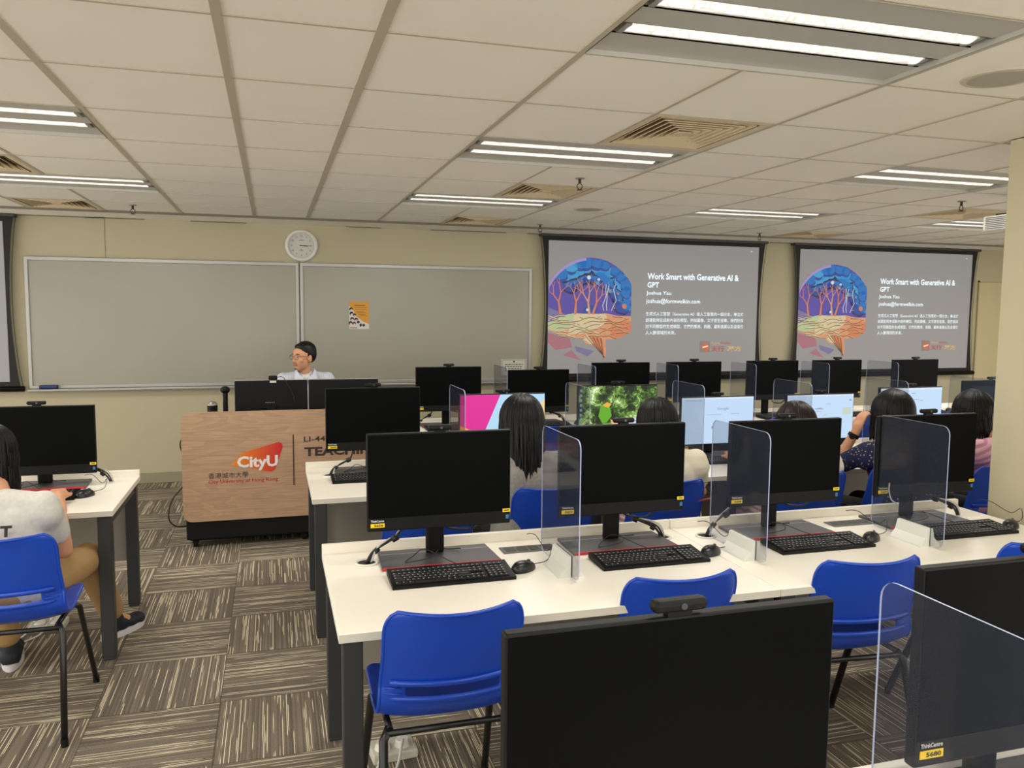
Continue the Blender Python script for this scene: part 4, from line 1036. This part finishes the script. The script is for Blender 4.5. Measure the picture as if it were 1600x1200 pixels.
text('room_number', 'LI-44', (lgx(473), y-.001, lgz(689.5, 490)), SI, t, height=.038, width=.15, bold=.015)
text('room_name', 'TEACHING', (lgx(473.5), y-.001, lgz(712.5, 490)), SI, t, height=.066, width=.56, bold=.04)
# monitors on the lectern, seen from behind
def back_monitor(x, label):
    t = thing('lectern_monitor', label, 'monitor', (x, LY+.22, .861), 0, 'monitors on the lectern'); w2 = .255
    MB().rbox(-w2, w2, 0, .03, .06, .295, .006).build('housing', BLACKM, t)
    MB().box(-w2, w2, .0305, .036, .058, .298).build('bezel', mat('bezel_silver', (190, 190, 190), .4), t)
    MB().rbox(-.03, .03, -.02, -.001, .0, .11, .006).build('stand', BLACK, t); MB().box(-.07, .0, -.003, -.0005, .225, .235).build('vent_strip', BLACK, t)
    b = MB()
    for k in range(5): b.cyl((-.04+.014*k, -.001, .135), (-.04+.014*k, -.006, .135), .0035, n=8)
    b.build('port', ALU, t); MB().rbox(-.1, .1, -.05, .05, 0, .012, .004).build('foot', BLACK, t)
back_monitor(-.012, 'black monitor on the left of the lectern, seen from behind'); back_monitor(.508, 'black monitor on the right of the lectern, mostly behind another monitor')
t = thing('webcam', 'black webcam on the left lectern monitor in front of the presenter', 'webcam', (.0, LY+.22, 1.16)); MB().rbox(-.032, .032, -.015, .04, .0, .03, .01).build('body', BLACK, t); MB().box(-.022, .022, -.017, -.004, -.018, -.004).build('clip_label', WPLAST, t)
cable('cable', [(.03, .0, .02), (.07, -.01, .02), (.10, -.02, -.03), (.14, -.02, -.11), (.15, -.02, -.17)], .0025, CABLE, t)
t = thing('microphone', 'short black microphone standing on the left end of the lectern', 'microphone', (-.335, LY+.3, .861)); MB().cyl((0, 0, 0), (0, 0, .01), .04).build('base', BLACK, t); MB().cyl((0, 0, .01), (0, 0, .21), .018).build('stem', BLACK, t); b = MB(); b.ball((0, 0, .225), (.034, .034, .028)); b.build('head', BLACKM, t)
t = thing('desk_bell', 'small round silver dome on the left end of the lectern', 'bell', (-.425, LY+.3, .861)); b = MB(); b.ball((0, 0, .115), (.036, .036, .03)); b.build('dome', mat('bell_metal', (150, 148, 140), .35, .7), t); MB().cyl((0, 0, 0), (0, 0, .115), .036).build('base', BLACK, t)
t = tag(cable('floor_cable', [(-.60, LY+.2, .80), (-.635, LY+.15, .72), (-.60, LY+.15, .6), (-.59, LY+.2, .5)], .005, CABLE), 'thin black cable looping out of the left side of the lectern, upper loop', 'cable')
t = tag(cable('floor_cable', [(-.59, LY+.2, .5), (-.61, LY+.1, .44), (-.68, LY, .36), (-.70, LY-.05, .25), (-.66, LY-.02, .18), (-.59, LY+.05, .16)], .005, CABLE), 'thin black cable hanging at the lower left of the lectern', 'cable')

# ------------------------------------------------------------------ floor sockets, paper, hanging cable
def floor_socket(x, y, rz, label):
    t = thing('floor_socket', label, 'floor socket', (x, y, 0), rz, 'white floor sockets with plugs'); MB().rbox(-.085, .085, -.06, .06, 0, .035, .006).build('box', mat('old_plastic', (206, 202, 186), .45), t)
    for sx in (-.04, .035):
        b = MB(); b.cyl((sx, -.01, .035), (sx, -.01, .06), .03, .024); b.build('plug', WPLAST, t); cable('plug_cable', [(sx, -.02, .06), (sx-.02, -.07, .05), (sx-.05, -.12, .012), (sx-.12, -.2, .006)], .005, CABLEW, t)
floor_socket(.41, 2.93, .1, 'white floor socket box with two plugs under the nearest chair'); floor_socket(-1.15, 4.62, 0, 'white floor socket box between the feet of the person in khaki trousers')
floor_socket(3.25, 3.0, 0, 'white floor socket box under the nearest full row, seen through the corner divider')
t = thing('hanging_cable', 'grey cable tied in bunches hanging under the desk in front of the lectern', 'cable', (.30, 4.78, 0))
cable('cable', [(.02, 0, .70), (.0, 0, .62), (-.03, .0, .5), (-.035, 0, .3), (-.02, 0, .1), (.0, 0, .006), (.2, .02, .006)], .008, mat('cable_grey', (150, 146, 136), .5), t); cable('cable', [(.035, .01, .70), (.01, .01, .6), (-.02, .01, .5), (-.025, .01, .3), (-.005, 0, .1), (.03, .02, .006)], .005, CABLE, t)
for z, x in ((.62, .0), (.5, -.03), (.36, -.033), (.2, -.028)): b = MB(); b.cyl((x, 0, z), (x, 0, z+.006), .014); b.build('cable_tie', BLACK, t)
t = MB(); t.box(-1.15, -.95, 4.15, 4.32, DZ, DZ+.0012); tag(t.build('paper_sheet', mat('paper', (222, 220, 222), .7)), 'white sheet of paper under the left keyboard', 'paper')
t = thing('earphones', 'white earphone wire hanging on the near monitor by the pillar', 'earphones', (2.62, 2.91, DZ)); cable('wire', [(.0, .0, .2), (-.01, -.01, .17), (.0, -.015, .13), (.03, -.01, .11), (.05, 0, .09)], .003, CABLEW, t)
t = thing('carton', 'small white box on the desk beside the navy topped person', 'box', (3.72, 4.45, DZ)); MB().rbox(-.035, .035, -.03, .03, 0, .05, .004).build('box_body', WPLAST, t)

# ------------------------------------------------------------------ people
def frame(dx, dy, dz=0.0):
    """matrix whose local +y points along (dx,dy,dz), z up"""
    y_ = Vector((dx, dy, dz)).normalized(); x_ = y_.cross(Vector((0, 0, 1))).normalized(); z_ = x_.cross(y_)
    return Matrix((x_, y_, z_)).transposed().to_4x4()
def head_mb(c, M4, s=1.0):
    """skull, jaw, nose, ears, brow; local +y is the face direction"""
    b = MB(); T = Matrix.Translation(c) @ M4 @ Matrix.Scale(s, 4)
    def el(cx, cy, cz, rx, ry, rz, n=20): b.ball((cx, cy, cz), (rx, ry, rz), n=n, mx=T)
    el(0, -.012, .03, .074, .093, .088); el(0, .022, -.03, .06, .066, .078); el(0, .045, -.075, .034, .036, .032); el(0, .03, .02, .062, .062, .07)
    el(0, .086, -.012, .010, .016, .026, 12); el(0, .099, -.028, .013, .013, .010, 12); el(-.011, .09, -.031, .007, .008, .007, 10); el(.011, .09, -.031, .007, .008, .007, 10)
    el(-.028, .074, .022, .024, .012, .007, 12); el(.028, .074, .022, .024, .012, .007, 12); el(-.04, .055, -.02, .022, .024, .022, 12); el(.04, .055, -.02, .022, .024, .022, 12)
    el(0, .078, -.053, .02, .014, .008, 12)
    for sx in (-1, 1): el(sx*.074, -.008, -.008, .010, .018, .032, 12)
    return b, T
def limb(b, pts, rr):
    for i in range(len(pts)-1): b.add(*(lambda q: (q.v, q.f))(MB().capsule(pts[i], pts[i+1], rr[i], rr[i+1])), 0, True)
def hand(b, w, d, side, curl=.5, up=(0, 0, 1)):
    """palm and five fingers; w wrist, d direction"""
    w = Vector(w); d = Vector(d).normalized(); u = Vector(up); u = (u-d*u.dot(d)).normalized(); s = d.cross(u)*side
    limb(b, [w, w+d*.03], [.026, .03]);
    for k in range(4):
        o = s*(.027-.018*k); L_ = (.068, .076, .072, .056)[k]; p0 = w+d*.03+o*.8; p1 = w+d*.085+o; p2 = p1+(d*math.cos(curl)-u*math.sin(curl))*L_*.5; p3 = p2+(d*math.cos(curl*2)-u*math.sin(curl*2))*L_*.45
        limb(b, [p0, p1, p2, p3], [.012, .0105, .009, .0078])
    p0 = w+d*.02+s*.022; p1 = p0+d*.03+s*.025-u*.01; p2 = p1+d*.03+s*.008-u*.012; limb(b, [p0, p1, p2], [.013, .011, .009])
def hair_strands(c, M4, rad, length, ends, face=55, n=320, seed=1, M=None, parent=None, name='hair', cut=.0, inward=.0, back=0.0, s=1.0, bangs=True):
    """strands flow from the crown over an ellipsoid and then hang down; length = drop below the head centre"""
    rnd = random.Random(seed); b = MB(); C = Vector(c); crown = Vector((0, -.03, rad[2]))
    b.ball((0, -.004, .012), (rad[0]*.985, rad[1]*.985, rad[2]*.985), n=24, mx=Matrix.Translation(C) @ M4)
    # cut away the face side of the cap
    kv = []; T = Matrix.Translation(C) @ M4; Ti = T.inverted()
    for f, m_, sm in list(zip(b.f, b.m, b.sm)):
        q = Ti @ (sum((b.v[i] for i in f), Vector())/len(f))
        if (q.y > rad[1]*.52 and q.z < rad[2]*.5) or q.z < -rad[2]*.72 or (q.y > rad[1]*.2 and q.z < -.01): continue
        kv.append(f)
    b.f = kv; b.m = [0]*len(kv); b.sm = [True]*len(kv)
    for k in range(n):
        az = rnd.uniform(-PI, PI)                                   # 0 = face
        deg = abs(math.degrees(az))
        front = deg < face
        if front and not bangs and rnd.random() < .9: continue
        ph0 = rnd.choice([.0, .0, .15, .45, .8]); pts = []; rr = []; j = rnd.uniform(-.003, .004); steps = 9
        ph1 = .62*PI/2*(1.15 if front else 1.0)*(1.0 if not front else .82)
        phE = PI/2*1.02 if not front else PI/2*.72
        for i in range(steps+1):
            ph = ph0+(phE-ph0)*i/steps
            r = 1.02+j*6
            pts.append(T @ Vector((rad[0]*r*math.sin(ph)*math.sin(az), rad[1]*r*math.sin(ph)*math.cos(az)*1.0-.004, .012+rad[2]*r*math.cos(ph))))
        if not front:
            base = pts[-1].copy(); L_ = length+rnd.uniform(-ends, ends); out = (base-C); out.z = 0; on = out.normalized(); m_ = 9
            wav = rnd.uniform(0, 6)
            for i in range(1, m_+1):
                q = i/m_; z = base.z-L_*q; off = on*(-inward*q*q + .006*math.sin(q*5+wav)*min(1, L_*6)) + Vector(M4.col[1][:3])*(-back*math.sin(q*PI/2))
                pts.append(Vector((base.x, base.y, z))+off)
        K = len(pts); w_ = rnd.uniform(.006, .0095)*s
        rr = [w_*min(1, .55+3*i/K)*(1 if i < K*.8 else max(.12, 1-(i-K*.8)/(K*.2)*.9)) for i in range(K)]
        b.tube(pts, rr, 5, flat=.45)
    return b.build(name, M, parent)
def short_hair(c, M4, s, parent, M):
    T = Matrix.Translation(c) @ M4 @ Matrix.Scale(s, 4); b = MB()
    for q, r in (((0, -.022, .052), (.079, .094, .082)), ((0, -.06, .012), (.066, .048, .06)), ((-.052, -.03, .03), (.028, .06, .06)), ((.052, -.03, .03), (.028, .06, .06)), ((0, .02, .088), (.06, .05, .026))): b.ball(q, r, n=20, mx=T)
    o = rm_build('hair', b, M, .006, parent, 3); return o

def seated(name, label, c_head, face, sh_c, sh_w, hip, shirt, trous, parts=None, arms=None, legs=None, hair=None, sleeve='short', s=1.0, face_detail=False, back_lean=0, top_flare=0.0, skirt=False, sleeve_len=.62):
    """coordinates in the room; c_head head centre, sh_c middle between shoulders, hip middle of the hips"""
    t = thing(name, label, 'person', (hip[0], hip[1], 0), 0)
    O = Vector((hip[0], hip[1], 0)); c_head = Vector(c_head)-O; sh_c = Vector(sh_c)-O; hp = Vector(hip)-O
    ax = Vector((face[2], face[3], 0)).normalized() if len(face) > 2 else Vector((0, 1, 0)); side = Vector((ax.y, -ax.x, 0))
    Mh = frame(face[0], face[1], face[4] if len(face) > 4 else 0)
    shL = sh_c-side*sh_w; shR = sh_c+side*sh_w
    body, T = head_mb(c_head, Mh, s)
    neck0 = sh_c+Vector((0, 0, .01)); limb(body, [c_head+Vector((0, 0, -.06))-ax*.01, neck0], [.05, .056]); limb(body, [neck0, sh_c-Vector((0, 0, .2)), hp], [.055, .07, .08]); limb(body, [shL, shR], [.034, .034])
    cl = MB()
    mid = (sh_c+hp)/2; ch = sh_c-Vector((0, 0, .13))+ax*.015
    for o_ in (-.075, 0, .075):
        limb(cl, [sh_c+side*o_*.9-Vector((0, 0, .075)), mid+side*o_, hp+side*o_*1.15+Vector((0, 0, .02))], [.098, .105, .115+top_flare])
    limb(cl, [shL+Vector((0, 0, -.018)), sh_c+Vector((0, 0, -.002)), shR+Vector((0, 0, -.018))], [.058, .07, .058])
    limb(cl, [shL+Vector((0, 0, -.05)), shR+Vector((0, 0, -.05))], [.075, .075])
    for sgn, sh, arm in ((-1, shL, arms[0]), (1, shR, arms[1])):
        el_, wr = Vector(arm[0])-O, Vector(arm[1])-O
        limb(body, [sh, el_, wr], [.042, .037, .026]); d = (wr-el_).normalized()
        hand(body, wr, d if len(arm) < 3 else Vector(arm[2]), sgn, curl=.45)
        if sleeve == 'long': limb(cl, [sh+Vector((0, 0, -.015)), el_, wr-d*.03], [.062, .052, .04])
        else:
            e = sh.lerp(el_, sleeve_len); limb(cl, [sh+Vector((0, 0, -.012)), e], [.062, .056])
    lg = MB()
    if legs:
        for hipo, (kn, an, toe) in zip((-1, 1), legs):
            h = hp+side*.09*hipo-Vector((0, 0, .01)); kn, an, toe = (Vector(q)-O for q in (kn, an, toe))
            limb(lg, [h, kn, an.lerp(kn, .14)], [.096, .074, .062]); limb(body, [h, kn, an], [.07, .05, .036]); limb(body, [an, toe], [.034, .028])
        limb(lg, [hp-side*.08, hp+side*.08], [.115, .115])
    rm_build('body', body, SKIN, .0065 if face_detail else .009, t, 3)
    rm_build('shirt', cl, shirt, .011, t, 5)
    if legs:
        rm_build('skirt' if skirt else 'trousers', lg, trous, .011, t, 5)
    if hair: hair(c_head, Mh, t, s)
    return t, O, c_head, Mh, T
GREYT = mat('heather_grey', (204, 200, 190), .9, var=(60, .06), bump=(300, .4)); GREYD = mat('marl_grey', (150, 146, 138), .9, var=(90, .14), bump=(300, .4))
CREAM = mat('cream_cotton', (228, 221, 200), .9, bump=(200, .3)); KHAKI = mat('khaki_cotton', (172, 138, 92), .9, var=(8, .06)); BLKC = mat('black_cloth', (16, 16, 18), .85); WHITEC = mat('white_cotton', (232, 228, 218), .85)
PINKS = stripe_cloth('pink_pleats', (176, 140, 138), (222, 190, 186), 14, 0, .3); PINKSH = stripe_cloth('pink_stripes', (176, 120, 138), (206, 156, 170), 9, 2, .5)
NAVYF = fabric_pattern('navy_flowers', (20, 28, 66), (190, 170, 150), 55, .16); SHIRTB = stripe_cloth('pale_blue_shirt', (186, 192, 208), (214, 218, 226), 40, 0)

def desk_arms(x, y, w=.2, yh=4.40, z=.79): return (((x-w-.04, y+.16, .82), (x-w+.04, yh, z)), ((x+w+.04, y+.16, .82), (x+w-.04, yh, z)))
def chair_legs(x, y, knee_y=.42): return (((x-.11, y+knee_y, .50), (x-.12, y+knee_y-.02, .10), (x-.13, y+knee_y+.1, .035)), ((x+.11, y+knee_y, .50), (x+.12, y+knee_y-.02, .10), (x+.13, y+knee_y+.1, .035)))
def shoes(t, O, ankles, M1, M2):
    for (a, toe) in ankles:
        a = Vector(a)-O; toe = Vector(toe)-O; d = (toe-a); d.z = 0; d.normalize(); b = MB()
        for q, r in ((0, .042), (.06, .042), (.12, .043), (.17, .036)):
            p = a+d*(q-.03); b.ball((p.x, p.y, .052 if q < .1 else .044), (.046, .046, .045 if q < .1 else .034), n=14)
        b.ball((a.x, a.y, .085), (.045, .05, .05), n=14); o = rm_build('shoe', b, M1, .008, t, 3)
        s_ = MB(); pts = []
        for k in range(24):
            an = 2*PI*k/24; L_ = .135; c0 = a+d*.05; side = Vector((d.y, -d.x, 0)); p = c0+d*L_*math.cos(an)+side*.046*math.sin(an)*(1+.1*math.cos(an)); pts.append((p.x, p.y))
        s_.prism(pts, .0, .03, 'z'); s_.build('sole', M2, o)

# person at the left edge
def hb(rad, length, ends, **k):
    M = k.pop('M', HAIR)
    def f(c, Mh, t, s): return hair_strands(c, Mh, tuple(r*s for r in rad), length, ends, M=M, parent=t, **k)
    return f
legs0 = (((-1.28, 4.10, .49), (-1.20, 4.17, .10), (-1.22, 4.28, .04)), ((-.86, 4.17, .49), (-.80, 4.42, .10), (-.74, 4.50, .04)))
t, O, ch_, Mh, T = seated('person', 'person at the left edge in a grey T-shirt and khaki trousers, black chin-length hair, seated', (-1.16, 3.86, 1.06), (.05, 1, 0, 1, -.1), (-1.09, 3.72, .87), .165, (-1.08, 3.68, .50), GREYT, KHAKI,
    arms=(((-1.36, 3.84, .66), (-1.25, 4.25, .77)), ((-.88, 3.82, .63), (-.99, 4.25, .765))), legs=legs0, hair=hb((.1, .11, .11), .23, .045, seed=3, n=480))
shoes(t, O, [(legs0[0][1], legs0[0][2]), (legs0[1][1], legs0[1][2])], mat('shoe_navy', (22, 26, 36), .7), mat('shoe_white', (214, 210, 212), .6))
o = text('back_print', 'T', (0, 0, 0), INK, t, height=.045, width=.042, bold=.05); o.location = (.03, -.10, .765); o.rotation_euler = (math.radians(-14), 0, 0)
# long haired person
seated('person', 'person with long black hair in a grey T-shirt before the pink and blue screen', (1.205, 3.88, 1.125), (.12, 1, 0, 1), (1.21, 3.80, .93), .165, (1.22, 3.80, .50), GREYD, BLKC,
       arms=(((.98, 3.86, .68), (1.10, 4.36, .775)), ((1.46, 3.98, .70), (1.42, 4.38, .775))), legs=chair_legs(1.22, 3.8), hair=hb((.105, .113, .12), .40, .06, seed=5, n=620, back=.06, inward=.02))
# cream shirt
t, O, ch_, Mh, T = seated('person', 'short haired person in a cream T-shirt with hearts printed on the back', (1.985, 3.92, 1.085), (.05, 1, 0, 1, -.15), (1.99, 3.83, .90), .185, (2.0, 3.80, .50), CREAM, PINKS,
       arms=(((1.74, 3.98, .68), (1.86, 4.36, .775)), ((2.28, 3.96, .68), (2.14, 4.38, .775))), legs=chair_legs(2.02, 3.8), hair=hb((.102, .112, .118), .06, .02, seed=8, n=420), skirt=True)
b = MB()
def heart(cx, cz, s): return [(cx+s*.055*16*math.sin(a)**3/16, cz+s*(.055*(13*math.cos(a)-5*math.cos(2*a)-2*math.cos(3*a)-math.cos(4*a))/16)) for a in [2*PI*k/24 for k in range(24)]]
def outline(b, pts, r=.0016, y=0):
    b.tube([(p[0], y, p[1]) for p in pts]+[(pts[0][0], y, pts[0][1])], r, 4)
for cx in (.095, .19):
    yb = -.118+abs(cx)*.12
    outline(b, heart(cx, .762, .42), .0016, yb); outline(b, [(cx-.035, .725), (cx+.035, .73), (cx+.036, .795), (cx-.036, .79)], .0014, yb)
b.build('shirt_print', INK, t)
b = MB(); b.tube([(.02, -.125, .70), (.1, -.118, .70), (.2, -.09, .702)], .006, 6); b.build('shirt_hem_print', mat('hem_red', (150, 60, 60), .7), t)
# brown haired person, mostly hidden
seated('person', 'person of whom only the brown-black hair shows above the third near monitor', (2.86, 3.92, 1.045), (0, 1, 0, 1, -.2), (2.86, 3.82, .86), .165, (2.86, 3.78, .49), WHITEC, PINKS,
       arms=(((2.62, 3.96, .66), (2.74, 4.36, .775)), ((3.12, 3.94, .66), (3.02, 4.36, .775))), legs=chair_legs(2.86, 3.78), hair=hb((.102, .112, .118), .12, .03, seed=9, n=420, M=HAIRB), skirt=True)
# navy flowered top
t, O, ch_, Mh, T = seated('person', 'black haired person in a navy flowered top leaning her cheek on a raised hand', (3.49, 3.88, 1.10), (.12, 1, 0, 1), (3.45, 3.82, .90), .17, (3.50, 3.72, .50), NAVYF, BLKC,
       arms=(((3.17, 3.98, .765), (3.28, 3.93, .99), (.35, .05, .8)), ((3.72, 3.98, .76), (3.62, 4.38, .775))), legs=chair_legs(3.42, 3.75), hair=hb((.112, .115, .122), .16, .02, seed=12, n=480), sleeve_len=.72)
b = MB(); wp = Vector((3.268, 3.935, .965))-O; d_ = (Vector((3.28, 3.93, .99))-Vector((3.17, 3.98, .765))).normalized(); b.cyl(wp-d_*.011, wp+d_*.011, .033, .032); w_ = b.build('wristwatch', BLACKM, t)
b = MB(); b.cyl(wp+Vector((-.026, -.022, 0))-d_*.0, wp+Vector((-.034, -.03, 0)), .017); b.build('watch_face', BLACK, w_)
# pink shirt
seated('person', 'black haired person in a pink striped shirt sitting against the pillar', (4.06, 3.86, 1.09), (.1, 1, 0, 1), (4.14, 3.70, .91), .18, (4.13, 3.66, .50), PINKSH, BLKC,
       arms=(((3.93, 3.84, .68), (4.0, 4.3, .775)), ((4.40, 3.86, .68), (4.3, 4.3, .775))), legs=chair_legs(4.13, 3.64), hair=hb((.105, .115, .12), .14, .03, seed=15, n=480), sleeve='long')

# presenter behind the lectern
PC = (.250, 7.0, 1.272)
t, O, ch_, Mh, T = seated('person', 'presenter in glasses and pale blue shirt behind the lectern, looking left', PC, (-.80, -.60, 0, -1), (.265, 7.03, 1.10), .18, (.27, 7.06, .52), SHIRTB, BLKC,
       arms=(((.52, 6.98, .80), (.40, 6.80, .97)), ((.0, 6.98, .80), (.12, 6.80, .97))), legs=(((.38, 6.92, .52), (.38, 6.95, .10), (.38, 6.85, .04)), ((.16, 6.92, .52), (.16, 6.95, .10), (.16, 6.85, .04))),
       hair=lambda c, M4, tt, s: short_hair(c, M4, s, tt, HAIR), sleeve='long', face_detail=True, s=1.04)
EYEW = mat('eye_white', (225, 218, 210), .3); IRIS = mat('eye_dark', (30, 20, 16), .3); STUB = mat('stubble', (104, 74, 60), .8); GF = mat('glasses_frame', (40, 32, 28), .4)
for sx in (-1, 1):
    e_ = MB().ball((sx*.029, .072, .006), .0125, n=12, mx=T).build('eye', EYEW, t); MB().ball((sx*.029-.002, .083, .006), .0048, n=10, mx=T).build('iris', IRIS, e_)
    MB().tube([T @ Vector((sx*.014, .088, .026)), T @ Vector((sx*.03, .088, .032)), T @ Vector((sx*.046, .076, .027))], .0028, 6).build('eyebrow', HAIR, t)
MB().tube([T @ Vector((x, .089-abs(x)*.35, -.061+.0*x)) for x in (-.022, -.01, 0, .01, .022)], [.002, .0045, .005, .0045, .002], 8).build('lips', LIP, t)
MB().tube([T @ Vector((x, .091-abs(x)*.35, -.047-abs(x)*.15)) for x in (-.026, -.012, 0, .012, .026)], [.0015, .0035, .003, .0035, .0015], 6).build('moustache', STUB, t)
MB().ball((0, .083, -.09), (.012, .008, .008), n=10, mx=T).build('chin_beard', STUB, t)
b = MB()
for sx in (-1, 1):
    b.tube([T @ Vector((sx*.031+.025*math.cos(2*PI*k/20), .1-abs(sx*.031+.025*math.cos(2*PI*k/20))*.1, .004+.019*math.sin(2*PI*k/20))) for k in range(21)], .0014, 5); b.tube([T @ Vector((sx*.056, .094, .012)), T @ Vector((sx*.076, .07, .012)), T @ Vector((sx*.08, .0, .008))], .0016, 5)
b.tube([T @ Vector((-.007, .1, .006)), T @ Vector((0, .103, .009)), T @ Vector((.007, .1, .006))], .0014, 5); b.build('glasses', GF, t)
for sx in (-1, 1):
    b = MB(); S = Vector((.265, 7.03, 1.10))-O
    vs = [S+Vector(q) for q in ((sx*.055, .03, .085), (sx*.07, -.03, .075), (sx*.05, -.085, .03), (sx*.012, -.10, .005), (sx*.03, -.115, -.045), (sx*.085, -.10, -.01), (sx*.095, -.04, .04))]
    vs2 = [v+Vector((sx*.006, -.008, .004)) for v in vs]; n = len(vs)
    b.add(vs+vs2, [tuple(range(n)), tuple(range(2*n-1, n-1, -1))]+[(i, (i+1) % n, (i+1) % n+n, i+n) for i in range(n)]); b.build('collar', mat('collar_blue', (206, 210, 222), .8), t)
b = MB(); S = Vector((.265, 7.03, 1.10))-O; b.prism([(-.03, .03), (.03, .03), (.004, -.05), (-.004, -.05)], 0, .004, 'y', mx=Matrix.Translation(S+Vector((0, -.092, 0)))); b.build('undershirt', WHITEC, t)
